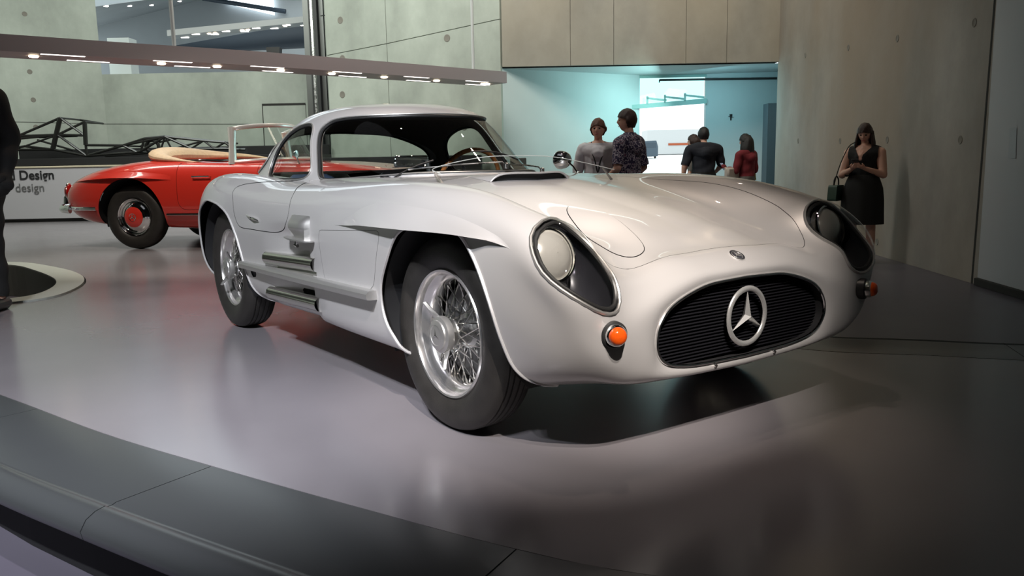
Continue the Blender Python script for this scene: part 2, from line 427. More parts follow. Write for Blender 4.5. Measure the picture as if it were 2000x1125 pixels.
# dark kickboard under the nosing, and a black floor grating beside it
V = []
for s in np.linspace(js[0], js[-1], 60):
    i0 = at(INN, s); d = at(OUT, s)-i0; d /= np.linalg.norm(d)
    for r, h in ((.0, -.095), (.275, -.095), (.275, -.298), (.27, -.305)): q = i0+d*r; V.append(rm(q[0], q[1], h))
m = MB(); m.add(V, grid_faces(60, 4)); struct(m.build('baseboard_platform', M['black'], smooth=False))
m = MB(); m.add([rm(-6, -14, -.302), rm(-6, 14, -.302), rm(24, 14, -.302), rm(24, -14, -.302)], [(0, 3, 2, 1)]); struct(m.build('floor_lower', M['lowfloor'], smooth=False))
def wall(name, a, b, z0, z1, mt, parent=None, th=.25, holes=()):
    """vertical slab from (D,L) a to b"""
    a, b = np.array(a, float), np.array(b, float); d = (b-a)/np.linalg.norm(b-a); n = np.array([d[1], -d[0]]);
    if n@(a+b)/2 < 0 and False: n = -n
    # thickness away from the hall
    mid = (a+b)/2; n = n if n@(mid-np.array([6., -1.])) > 0 else -n
    V = [rm(*a, z0), rm(*b, z0), rm(*b, z1), rm(*a, z1)]+[rm(*(a+n*th), z0), rm(*(b+n*th), z0), rm(*(b+n*th), z1), rm(*(a+n*th), z1)]
    return struct(MB().add(V, [(0, 1, 2, 3), (4, 7, 6, 5), (0, 4, 5, 1), (2, 6, 7, 3), (1, 5, 6, 2), (0, 3, 7, 4)]).build(name, mt, parent, smooth=False, fix=True))
def on_wall(a, b):
    a, b = np.array(a, float), np.array(b, float); ln = np.linalg.norm(b-a); d = (b-a)/ln; n = np.array([d[1], -d[0]]); mid = (a+b)/2; n = -n if n@(mid-np.array([6., -1.])) > 0 else n
    return (lambda s, z, off=0.: rm(*(a+d*s+n*off), z)), ln, n
def groove(parent, f, pts, w_=.012, name='joint'):
    """thin dark joint lying 1 mm proud of the face"""
    m = MB()
    for (s0, z0), (s1, z1) in zip(pts[:-1], pts[1:]):
        d = np.array([s1-s0, z1-z0]); d /= np.linalg.norm(d); q = np.array([-d[1], d[0]])*w_/2
        m.add([f(s0-q[0], z0-q[1], .003), f(s1-q[0], z1-q[1], .003), f(s1+q[0], z1+q[1], .003), f(s0+q[0], z0+q[1], .003)], [(0, 1, 2, 3)])
    return m.build(name, M['joint'], parent, smooth=False)
def panels(parent, f, polys, mt, gapw=.007, th=.05):
    for poly in polys:
        P = np.array(poly, float); c = P.mean(0); Q = []
        n = len(P)
        ar = sum(P[i-1][0]*P[i][1]-P[i][0]*P[i-1][1] for i in range(n)); sg = 1 if ar > 0 else -1
        for i in range(n):
            a, b, e = P[i-1], P[i], P[(i+1) % n]; u = (b-a)/np.linalg.norm(b-a); v = (e-b)/np.linalg.norm(e-b)
            n1 = np.array([-u[1], u[0]])*sg; n2 = np.array([-v[1], v[0]])*sg; h = n1+n2; Q.append(b+h/max(h@h, .3)*2*gapw)
        m = MB(); V = [f(s, z, th) for s, z in Q]+[f(s, z, .0) for s, z in P]
        m.add(V, [tuple(range(n))]+[(i, (i+1) % n, n+(i+1) % n, n+i) for i in range(n)]); m.build('concrete_panel', mt, parent, smooth=False, fix=True)
def tie_holes(parent, f, pts, r=.045, off=.0):
    for s, z in pts:
        c = f(s, z, off); n = (f(s, z, off+.1)-c).normalized(); Q = n.to_track_quat('Z', 'Y').to_matrix()
        m = MB(); m.lathe([(r*1.25, .001), (r*1.1, .006), (r*.9, .004), (r*.7, .002), (.001, .0015)], n=16)
        m.v = [tuple(Q @ Vector(v)+c) for v in m.v]; m.cur = 0
        m.build('tie_hole', M['hole'], parent)
M['hole'] = mat('hole_plug', (.20, .19, .165), .9)
# back walls
wl = wall('wall_left', (15.05, -13.976), (19, -9.25), -.3, 7.5, M['conc']); fl_, ll, _ = on_wall((16.2, -12.6), (19, -9.25))
wb = wall('wall_back_low', (19, -9.25), (19, -4.55), -.3, 3.09, M['conc']); fb, lb, _ = on_wall((19, -9.25), (19, -4.55))
wj = wall('wall_back_post', (19, -4.56), (19, -4.34), -.3, 7.5, M['conc'], th=.5)
ws_ = wall('wall_shaft', (19.3, -4.6), (18.6, -3.3), -.3, 7.5, M['dark'])
WA0, WA1 = (16.9, -3.62), (15.0, -.10)
wa = wall('wall_back', WA0, WA1, -.3, 7.5, M['joint']); fa, la, _ = on_wall(WA0, WA1)
wc = wall('wall_lintel', (15, -.10), (15, 4.86), 2.62, 7.5, M['joint'], th=.3); fc, lc_, _ = on_wall((15, -.10), (15, 4.86))
WR0, WR1 = (15.0, 4.86), (7.5, 4.36)
wr_ = wall('wall_right', WR0, WR1, -.3, 7.5, M['conc2']); fr, lr, _ = on_wall(WR0, WR1)
ww = wall('wall_right_front', (7.5, 4.36), (-6, 3.3), -.3, 7.5, M['white_wall']); fw_, lw, _ = on_wall((7.5, 4.36), (-6, 3.3))
# joints, panels and form-tie plugs of the concrete
groove(wl, fl_, [(1.2, 2.003), (4.36, 1.98)]); tie_holes(wl, fl_, [(2.946, 4.274), (2.927, 3.067), (2.939, 2.472), (2.933, 1.891)], .042)
groove(wb, fb, [(0, 1.98), (3.4, 1.912)])
groove(wb, fb, [(3.60, 2.345), (4.60, 2.345)], .05); groove(wb, fb, [(3.61, 2.345), (3.58, .0)], .02); groove(wb, fb, [(4.60, 2.345), (4.58, .0)], .012)
panels(wa, fa, [[(.0, -.3), (1.50, -.3), (1.50, 3.32), (0, 3.02)], [(0, 3.02), (1.50, 3.32), (1.50, 7.5), (0, 7.5)], [(1.50, -.3), (4.0, -.3), (4.0, 3.46), (1.50, 2.93)], [(1.50, 2.93), (4.0, 3.46), (4.0, 7.5), (1.50, 7.5)]][0:0] or
       [[(0, -.3), (1.50, -.3), (1.50, 3.235), (0, 3.13)], [(0, 3.13), (1.50, 3.235), (1.50, 7.5), (0, 7.5)], [(1.50, -.3), (4.0, -.3), (4.0, 3.45), (1.50, 3.235)], [(1.50, 3.235), (4.0, 3.45), (4.0, 7.5), (1.50, 7.5)]], M['conc'])
tie_holes(wa, fa, [(.392, 3.777), (.398, 3.04), (.352, 2.34), (2.877, 3.219), (3.2, 1.6), (1.9, 1.6)], .055, .052)
M['conc3'] = concrete('board_marked_concrete', (.36, .35, .31), (.33, .29, .22))
panels(wc, fc, [[(a, 2.62), (b, 2.62), (b, 7.5), (a, 7.5)] for a, b in ((0, 1.225), (1.225, 2.0), (2.0, 3.29), (3.29, 4.02), (4.02, 4.96))], M['conc3'], .004)
tie_holes(wr_, fr, [(7.142, 2.131), (5.345, 2.25), (3.69, 2.371), (1.688, 2.524), (1.45, 1.188), (3.517, 1.134), (5.196, 1.102), (7.014, 1.052), (5.036, -.134)], .035)
groove(wr_, fr, [(7.42, -.3), (7.52, 3.5)], .03)
m = MB(); V = []
for s in (.0, 13.4):
    for h, o_ in ((-.3, .0), (-.3, .03), (-.235, .03), (-.23, .0)): V.append(fw_(s, h, o_))
struct(m.add(V, [(0, 4, 5, 1), (1, 5, 6, 2), (2, 6, 7, 3)]).build('baseboard_right', M['joint'], smooth=False))
# info plate and lit oval on the pale wall at the right
m = MB(); m.add([fw_(.38, 1.13, .004), fw_(.50, 1.13, .004), fw_(.52, .87, .004), fw_(.40, .87, .004)], [(0, 1, 2, 3)]); tag(m.build('info_plate', mat('plate_grey', (.42, .45, .48), .5), smooth=False), 'small faint grey info plate on the pale wall at the far right', 'sign')
# recess under the lintel, with its daylight opening
HR = 2.6
struct(MB().add([rm(15.0, -.12, HR), rm(15.0, 4.9, HR), rm(16.9, 5.6, HR), rm(16.9, 2.0, HR)], [(0, 1, 2, 3)]).build('ceiling_recess', M['plaster'], smooth=False))
wall('wall_recess_left', (15.0, -.10), (16.6, 2.63), -.3, HR, M['plaster'])
w3 = wall('wall_recess_right', (16.6, 3.95), (16.4, 5.6), -.3, HR, M['plaster']); f3, _, _ = on_wall((16.6, 3.95), (16.4, 5.6))
wall('wall_recess_side', (16.4, 5.6), (15.0, 4.9), -.3, HR, M['plaster'])
m = MB(); m.box(rm(15.75, 5.02, .82), (.3, .25, 2.24), Matrix.Rotation(RYAW, 3, 'Z')); struct(m.build('door_1', mat('slate_blue_door', (.045, .07, .085), .5), smooth=False))
m = MB(); a = f3(.5, 1.80, .004); m.tube([a, a+Vector((0, 0, -.05)), a+Vector((0, 0, -.12))], [.03, .018, .012], 8); m.tube([f3(.45, 1.76, .01), f3(.55, 1.74, .01)], .006, 5); tag(m.build('wall_sensor', M['gasket']), 'small dark sensor fixed high on the teal wall right of the bright doorway', 'sensor')
M['teal_glass'] = glass('tinted_upper_glass', (.55, .93, .90), .05, .9)
M['teal_steel'] = mat('pale_green_steel', (.30, .50, .47), .5)
# window frame, transom and toothed canopy beam in front of the daylight
win = MB(); win.box(rm(16.62, 3.29, 2.57), (.06, 1.34, .05), Matrix.Rotation(RYAW, 3, 'Z')); win = struct(win.build('window_1', M['teal_steel'], smooth=False))
m = MB(); m.add([rm(16.75, 2.63, 1.98), rm(16.75, 3.95, 2.04), rm(16.75, 3.95, 2.6), rm(16.75, 2.63, 2.6)], [(0, 1, 2, 3)]); m.build('pane', M['teal_glass'], win, smooth=False)
m = MB(); m.tube([rm(16.5, 3.0, 2.49), rm(16.4, 5.3, 2.47)], .022, 6); m.tube([rm(16.5, 3.0, 2.49), rm(16.5, 3.0, 2.44)], .012, 6); tag(m.build('ceiling_rail', M['gasket']), 'thin dark rail running under the recess ceiling across the doorway', 'rail')
can = thing('canopy', 'pale green steel canopy with stepped brackets across the bright doorway', 'canopy', rm(16.5, 3.2, 2.0))
inv = Matrix.Translation(-rm(16.5, 3.2, 2.0))
def cb(pts, name, th=.03):
    m = MB(); V = [inv @ rm(16.5, l, z) for l, z in pts]+[inv @ rm(16.5+th, l, z) for l, z in pts]; n = len(pts)
    m.add(V, [tuple(range(n)), tuple(range(2*n-1, n-1, -1))]+[(i, (i+1) % n, n+(i+1) % n, n+i) for i in range(n)]); return m.build(name, M['teal_steel'], can, smooth=False, fix=True)
cb([(2.36, 1.93), (3.95, 2.02), (3.95, 2.12), (2.36, 2.01)], 'canopy_beam')
for l in (2.75, 3.10, 3.5):
    z0 = 2.0+(l-2.36)*.06
    cb([(l, z0), (l+.035, z0), (l+.035, z0+.16), (l, z0+.16)], 'bracket'); cb([(l, z0+.14), (l+.40, z0+.09), (l+.40, z0+.05), (l, z0+.105)], 'bracket_arm')
# outside, beyond the doorway
M['outs'] = mat('pale_paving', (.75, .76, .74), .8)
struct(MB().add([rm(16.7, -14, -.33), rm(16.7, 22, -.33), rm(160, 90, 2.3), rm(160, -14, 2.3)], [(0, 1, 2, 3)]).build('ground_outside', M['outs'], smooth=False))
van = thing('parked_van', 'blue-grey van parked outside, seen through the bright doorway', 'van', rm(100, 16.7, 1.2), RYAW)
m = MB(); m.prism(round_poly([(-1.0, .25), (1.0, .25), (1.0, 1.35), (.86, 2.05), (-.80, 2.1), (-1.0, 1.4)], .1), -2.2, 2.2, Matrix(((0, 0, 1, 0), (1, 0, 0, 0), (0, 1, 0, 0), (0, 0, 0, 1)))); m.build('body', mat('van_blue', (.05, .075, .10), .4), van, fix=True)
m = MB(); m.box((-2.21, 0, 1.55), (.02, 1.5, .55)); m.build('windscreen', mat('van_glass', (.03, .05, .07), .1), van)
for y in (-.75, .75):
    m = MB(); m.lathe([(.001, -.1), (.3, -.1), (.33, 0), (.3, .1), (.001, .1)], 'y', (-1.6, y, .33), 16); m.build('wheel', M['rubber'], van)
bld = thing('far_building', 'pale low building with a red band far outside the doorway', 'building', rm(140, 30, 2.0), RYAW)
m = MB(); m.box((0, 0, 2.0), (6, 14, 4.0)); m.build('wall', mat('render_wall', (.5, .5, .5), .8), bld, smooth=False)
m = MB(); m.box((-3.05, .5, 1.6), (.1, 6, .35)); m.build('band', mat('red_band', (.35, .08, .03), .8), bld, smooth=False)
# upper gallery seen over the low back wall
M['grey'] = noisy(mat('gallery_grey', (.30, .32, .33), .7), .6, .06)
M['navy'] = mat('navy_parapet', (.030, .045, .065), .5)
struct(MB().add([rm(19.0, -9.25, 3.09), rm(19.0, -4.5, 3.09), rm(27, -4.5, 3.0), rm(27, -14, 3.0)], [(0, 1, 2, 3)]).build('floor_gallery', M['grey'], smooth=False))
wall('wall_gallery', (27, -15), (27, -4), 3.0, 9, M['grey'])
wall('wall_gallery_side', (19.2, -4.3), (27, -4.3), 3.0, 9, M['grey'])
struct(MB().add([rm(19.05, -9.3, 4.58), rm(19.05, -8.0, 4.72), rm(27, -7.0, 6.9), rm(27, -14.0, 5.3), rm(19.05, -9.3, 4.58)][:4], [(0, 1, 2, 3)]).build('ceiling_gallery', M['grey'], smooth=False))
gp = MB(); A = [rm(22, -9.75, 3.98), rm(22, -5.2, 4.66), rm(22, -5.2, 4.05), rm(22, -9.75, 3.93)]; B = [v+FWH*.3 for v in A]
gp.add(A+B, [(0, 1, 2, 3), (7, 6, 5, 4), (0, 4, 5, 1), (3, 2, 6, 7), (1, 5, 6, 2), (0, 3, 7, 4)]); struct(gp.build('trim_ramp_parapet', M['navy'], smooth=False, fix=True))
m = MB(); m.box(rm(19.6, -9.0, 3.52), (.4, .5, .86), Matrix.Rotation(RYAW, 3, 'Z')); tag(m.build('white_cabinet', mat('white_gloss', (.65, .72, .72), .4), smooth=False), 'white cabinet at the left end of the upper gallery opening', 'cabinet')
m = MB(); m.prism(round_poly([(-.14, -.17), (.14, -.17), (.17, .17), (-.17, .17)], .02), -.12, .12, Matrix.Translation(rm(21, -5.85, 3.72)) @ Matrix.Rotation(RYAW+PI/2, 4, 'Z') @ Matrix.Rotation(R_(90), 4, 'X')); tag(m.build('waste_bin', M['gasket'], smooth=False), 'dark tapered bin on the upper gallery, next to the vertical shaft', 'bin')
m = MB(); m.box(rm(21, -9.6, 3.9), (.03, .30, .12), Matrix.Rotation(RYAW, 3, 'Z')); m.tube([rm(21, -9.6, 3.07), rm(21, -9.6, 3.9)], .015, 6); tag(m.build('gallery_sign', mat('sign_white', (.6, .62, .6), .6), smooth=False), 'tiny pale sign standing on the upper gallery edge', 'sign')
M['lampw'] = mat('warm_lamp', (1, 1, 1), .5, emit=(1, .80, .55), es=14)
M['lampc'] = mat('neutral_lamp', (1, 1, 1), .5, emit=(1, .95, .86), es=6)
M['sky_pane'] = mat('bright_window_pane', (1, 1, 1), .5, emit=(.80, .92, 1.), es=3.5)
w2 = struct(MB().box(rm(26.8, -7.6, 6.3), (.1, 2.6, .12), Matrix.Rotation(RYAW, 3, 'Z')).build('window_2', M['navy'], smooth=False))
MB().add([rm(26.85, -8.9, 6.1), rm(26.85, -7.4, 5.72), rm(26.85, -7.4, 7.4), rm(26.85, -8.9, 7.4)], [(0, 1, 2, 3)]).build('pane', M['sky_pane'], w2, smooth=False)
MB().tube([rm(26.7, -9.6, 6.25), rm(26.7, -7.0, 5.80)], .07, 8).build('window_bar', M['navy'], w2)
# second light bar up in the gallery
lb2 = thing('light_bar', 'pale light bar with warm lamps high in the upper gallery', 'light', rm(20.5, -6.3, 4.3))
iv = Matrix.Translation(-rm(20.5, -6.3, 4.3))
a, b = rm(20.5, -8.3, 4.28), rm(20.5, -4.75, 4.56)
m = MB(); V = [a, b, b+Vector((0, 0, -.14)), a+Vector((0, 0, -.14))]; V = [iv @ v for v in V]+[iv @ (v+FWH*.5) for v in V]
m.add(V, [(0, 1, 2, 3), (7, 6, 5, 4), (0, 4, 5, 1), (3, 2, 6, 7), (1, 5, 6, 2), (0, 3, 7, 4)]); m.build('housing', mat('bar_pale', (.5, .52, .52), .5), lb2, smooth=False, fix=True)
for k in range(9):
    t = .08+k*.105; p = iv @ (a.lerp(b, t)+Vector((0, 0, -.146))+FWH*(.12 if k % 2 else .38)); MB().box(p, (.07, .18, .012), Matrix.Rotation(RYAW, 3, 'Z')).build('lamp_strip', M['lampc'], lb2, smooth=False)
for t in (.27, .31, .50, .54, .80):
    p = iv @ (a.lerp(b, t)+Vector((0, 0, -.155))+FWH*.2); m = MB(); m.lathe([(.001, 0), (.045, 0), (.05, .02)], o=p, n=12); m.build('spot_lamp', M['lampw'], lb2)
_ct = BVHTree.FromPolygons([rm(19.05, -9.3, 4.58), rm(19.05, -8.0, 4.72), rm(27, -7.0, 6.9), rm(27, -14.0, 5.3)], [(0, 1, 2), (0, 2, 3)])
for (l, D, wh) in ((-9.3, 19.6, 'nearest the left edge of the opening'), (-9.6, 21.5, 'second from the left'), (-9.8, 23.3, 'third from the left'), (-9.6, 24.8, 'farthest back')):
    h = _ct.ray_cast(rm(D, l, 3.5), Vector((0, 0, 1))); c = (h[0] if h[0] else rm(D, l, 5))-Vector((0, 0, .022)); m = MB(); m.lathe([(.001, 0), (.05, 0), (.06, .02)], o=c, n=12); tag(m.build('downlight', M['lampc']), 'small round downlight in the sloping gallery ceiling, '+wh, 'light', 'downlights in the gallery ceiling')
# cable shaft between the walls
sh = thing('cable_shaft', 'vertical shaft of dark cables, rods and steel rails beside the concrete post', 'shaft', rm(18.3, -3.95, -.3))
def vb(l, w_, d, name, mt, D=18.3, z1=7.4):
    c = rm(D, l, 3.5)-rm(18.3, -3.95, -.3); MB().box(c, (d, w_, 7.6), Matrix.Rotation(RYAW, 3, 'Z')).build(name, mt, sh, smooth=False)
M['shaft'] = mat('shaft_steel', (.12, .125, .12), .4, .7); M['shaftd'] = mat('shaft_dark', (.02, .022, .022), .5)
k_ = 18.3/1582
vb(-4.36, .12, .10, 'steel_channel', M['shaft']); vb(-4.25, .03, .03, 'cable', M['shaftd'], 18.1); vb(-4.20, .045, .04, 'guide_rail', M['rim'] if 'rim' in M else M['brushed'], 18.1)
vb(-4.12, .07, .05, 'cable', M['shaftd'], 18.1); vb(-4.03, .09, .08, 'steel_channel', M['shaft']); vb(-3.90, .13, .02, 'glass_strip', M['conc'], 18.3)
vb(-3.76, .03, .03, 'cable', M['shaft'], 18.1); vb(-3.68, .05, .04, 'cable', M['shaftd'], 18.1); vb(-3.60, .07, .05, 'steel_channel', M['shaftd'], 18.0)
for z in (1.6, 2.9, 4.1): MB().tube([rm(18.0, -3.98, z)-rm(18.3, -3.95, -.3), rm(18.0, -3.6, z+.05)-rm(18.3, -3.95, -.3)], .012, 5).build('cross_rod', M['shaftd'], sh)
# ------------------------------------------------------------------ light bar over the hall
bar = thing('light_bar', 'long mauve-grey light bar with lamp strips hung over the hall', 'light', rm(11.0, -3.3, 2.25))
O_ = rm(11.0, -3.3, 2.25)
BP = cr_open([(7.6, -7.9), (9.306, -5.635), (10.123, -4.594), (11.047, -3.33), (12.361, -1.838), (14.02, -.021)], 6); BW = offs(BP, -.62)
if BW[10][0] < BP[10][0]: BW = offs(BP, .62)
m = MB(); V = []
for p, q in zip(BP, BW): V += [rm(*p, 2.25)-O_, rm(*p, 2.435)-O_, rm(*q, 2.435)-O_, rm(*q, 2.25)-O_]
m.add(V, grid_faces(len(BP), 4, True)); m.add(V[:4], [(0, 1, 2, 3)]); m.add(V[-4:], [(3, 2, 1, 0)])
m.build('housing', mat('mauve_grey_housing', (.30, .265, .275), .45), bar, fix=True, sharp=30)
bc = np.concatenate([[0], np.cumsum(np.linalg.norm(np.diff(BP, axis=0), axis=1))])
def bpt(s, w_): 
    p = np.array([np.interp(s, bc, BP[:, 0]), np.interp(s, bc, BP[:, 1])]); q = np.array([np.interp(s, bc, BW[:, 0]), np.interp(s, bc, BW[:, 1])]); r = p+(q-p)*w_; return rm(r[0], r[1], 2.25)-O_
M['led'] = mat('led_strip', (1, 1, 1), .5, emit=(1, .93, .86), es=3.0)
x = .8; kk = 0
while x < bc[-1]-.5:
    for w_, dx in ((.10, 0), (.80, .35)):
        a, b = bpt(x+dx, w_), bpt(min(x+dx+.46, bc[-1]-.05), w_); d = (b-a).normalized(); n = d.cross(Vector((0, 0, 1)))*.022; z = Vector((0, 0, -.004))
        MB().add([a-n+z, b-n+z, b+n+z, a+n+z, a-n, b-n, b+n, a+n], [(0, 1, 2, 3), (0, 4, 5, 1), (2, 6, 7, 3), (0, 3, 7, 4), (1, 5, 6, 2)]).build('lamp_strip', M['led'], bar, smooth=False, fix=True)
    x += 1.22
for s in (3.2, 4.6, 5.3, 6.2, 7.0, 7.9, 8.9, 9.9, 10.5):
    m = MB(); c = bpt(min(s, bc[-1]-.2), .45); m.lathe([(.05, .0), (.052, -.01), (.045, -.018), (.001, -.020)], o=c, n=14); m.build('spot_lamp', M['lampw'], bar)
for s in (4.75, 9.6):
    a = bpt(s, .3); MB().tube([a+Vector((0, 0, .18)), a+Vector((0, 0, 5.2))], .026, 8).build('hanger', mat('hanger_grey', (.45, .47, .47), .4), bar)
# ------------------------------------------------------------------ display plinth and chassis frame
pl = thing('display_plinth', 'long grey display plinth with black tray, behind the red convertible', 'plinth', rm(15.6, -6.6, 0), RYAW)
def pb(D0, D1, L0, L1, z0, z1, name, mt): 
    m = MB(); m.bbox((((D0+D1)/2-15.6), -((L0+L1)/2+6.6), (z0+z1)/2), (D1-D0, L1-L0, z1-z0), .008); return m.build(name, mt, pl, smooth=False, fix=True)
M['panelw'] = mat('grey_white_panel', (.36, .35, .37), .5)
pb(15.0, 16.6, -9.9, -3.6, .06, .985, 'front_panel', M['panelw']); pb(14.98, 16.65, -9.9, -3.58, .985, 1.02, 'top_ledge', mat('beige_ledge', (.45, .40, .30), .4)); pb(15.06, 16.5, -9.9, -3.65, 0, .06, 'kick_board', M['joint'])
pb(15.15, 16.6, -9.9, -3.6, 1.02, 1.16, 'black_tray', M['black'])
tag(MB().bbox(rm(16.72, -6.8, .68), (.10, 6.3, 1.36), .01, Matrix.Rotation(RYAW, 3, 'Z')).build('black_backboard', M['black'], smooth=False, fix=True), 'long black backboard standing behind the chassis frame plinth', 'board')
def text(s, size, L, z, weight, name, mt):
    cu = bpy.data.curves.new(name, 'FONT'); cu.body = s; cu.size = size; cu.extrude = .001; cu.offset = weight
    o = bpy.data.objects.new(name, cu); C.objects.link(o); bpy.context.view_layer.update()
    me = bpy.data.meshes.new_from_object(o.evaluated_get(bpy.context.evaluated_depsgraph_get())); bpy.data.objects.remove(o)
    me.materials.clear(); me.materials.append(mt); o = bpy.data.objects.new(name, me); C.objects.link(o); o.parent = pl
    tag(o, kind='stuff')
    o.matrix_local = Matrix.Translation((14.988-15.6, -(L+6.6), z)) @ Matrix(((0, 0, -1, 0), (-1, 0, 0, 0), (0, 1, 0, 0), (0, 0, 0, 1)))
    return o
text('d Design', .235, -9.17, .785, .004, 'lettering', M['black']); text('design', .215, -9.08, .565, 0, 'lettering', mat('grey_ink', (.09, .09, .09), .6))
b2 = tag(MB().bbox(rm(14.75, -2.0, .535), (.5, 3.0, 1.07), .01, Matrix.Rotation(RYAW, 3, 'Z')).build('black_bench', M['black'], smooth=False, fix=True), 'long black display bench behind the silver coupe, under the concrete wall', 'bench')
b3 = tag(MB().bbox(rm(14.3, .15, .5), (.3, .28, 1.0), .01, Matrix.Rotation(RYAW, 3, 'Z')).build('dark_pedestal', mat('pedestal_grey', (.05, .055, .05), .6), smooth=False, fix=True), 'small dark square pedestal at the right of the coupe windscreen', 'pedestal')
ND = {'A': (-8.4, 1.91), 'B': (-9.23, 1.59), 'C': (-8.48, 1.6), 'D': (-7.95, 1.83), 'E': (-7.97, 1.2), 'F': (-7.27, 1.38), 'G': (-9.27, 1.54), 'H': (-6.47, 1.53), 'I': (-6.86, 1.5), 'J': (-5.35, 1.4), 'K': (-7.02, 1.25), 'L': (-9.12, 1.4), 'M': (-8.68, 1.28), 'O': (-6.94, 1.27), 'P': (-6.57, 1.28), 'Q': (-6.36, 1.29), 'R': (-5.99, 1.3), 'S': (-5.75, 1.44), 'T': (-5.56, 1.29), 'U': (-7.98, 1.58), 'W': (-8.6, 1.33), 'X': (-9.5, 1.34), 'Y': (-7.97, 1.4), 'Z': (-5.2, 1.28)}
fr0 = rm(15.6, -7.3, 1.24); fr_ = thing('chassis_frame', 'black tubular space frame chassis lying on the black tray of the plinth', 'frame', fr0)
M['frame'] = mat('black_frame_paint', (.007, .007, .006), .4, 0, .3)
def ft(a, b, r=.022, D=15.5, D2=None): MB().tube([rm(D, *ND[a])-fr0, rm(D2 or D, *ND[b])-fr0], r, 8).build('frame_tube', M['frame'], fr_)
for t in ('AB', 'AU', 'BC', 'GC', 'CD', 'CU', 'CE', 'CW', 'LC', 'LW', 'WE', 'EK', 'YE', 'YF', 'FI', 'IH', 'FH', 'FK', 'EF', 'HS', 'SJ', 'KO', 'OI', 'OH', 'HP', 'HQ', 'HR', 'RS', 'ST', 'TJ', 'XL', 'GX', 'XW', 'QS', 'PR', 'RT', 'TZ', 'JZ'): ft(t[0], t[1], .018 if t in ('LC', 'HP', 'HQ', 'RS', 'ST', 'TJ', 'QS', 'PR', 'RT') else .024)
ft('A', 'W', .045); ft('D', 'Y', .04)
for t in ('BC', 'AD', 'FH', 'HJ', 'KE', 'KR', 'RZ', 'GW'): ft(t[0], t[1], .020, 16.2)
for t in 'ACHIFJDKR': ft(t, t, .018, 15.5, 16.2)
m = MB(); c = rm(15.8, -6.85, 1.36)-fr0; m.tube([c+Vector((0, 0, 0))+FWH*0+RTH*(.12*math.cos(a))+Vector((0, 0, .12*math.sin(a))) for a in np.linspace(0, 2*PI, 20, endpoint=False)], .035, 8, closed=True); m.build('steering_ring', M['frame'], fr_)
# enclosing shell of the hall: ceiling and the walls behind the visitor
struct(MB().add([rm(-6, -14, 7.5), rm(-6, 14, 7.5), rm(19.05, 14, 7.5), rm(19.05, -14, 7.5)], [(0, 1, 2, 3)]).build('ceiling', M['dark'], smooth=False))
wall('wall_rear', (-6, -14), (-6, 5), -.3, 7.5, M['dark']); wall('wall_left_side', (-6, -13.6), (16.5, -13.2), -.3, 7.5, M['conc'])
wall('wall_behind_recess', (17.0, 5.7), (15.0, 5.0), -.3, 7.5, M['dark'])
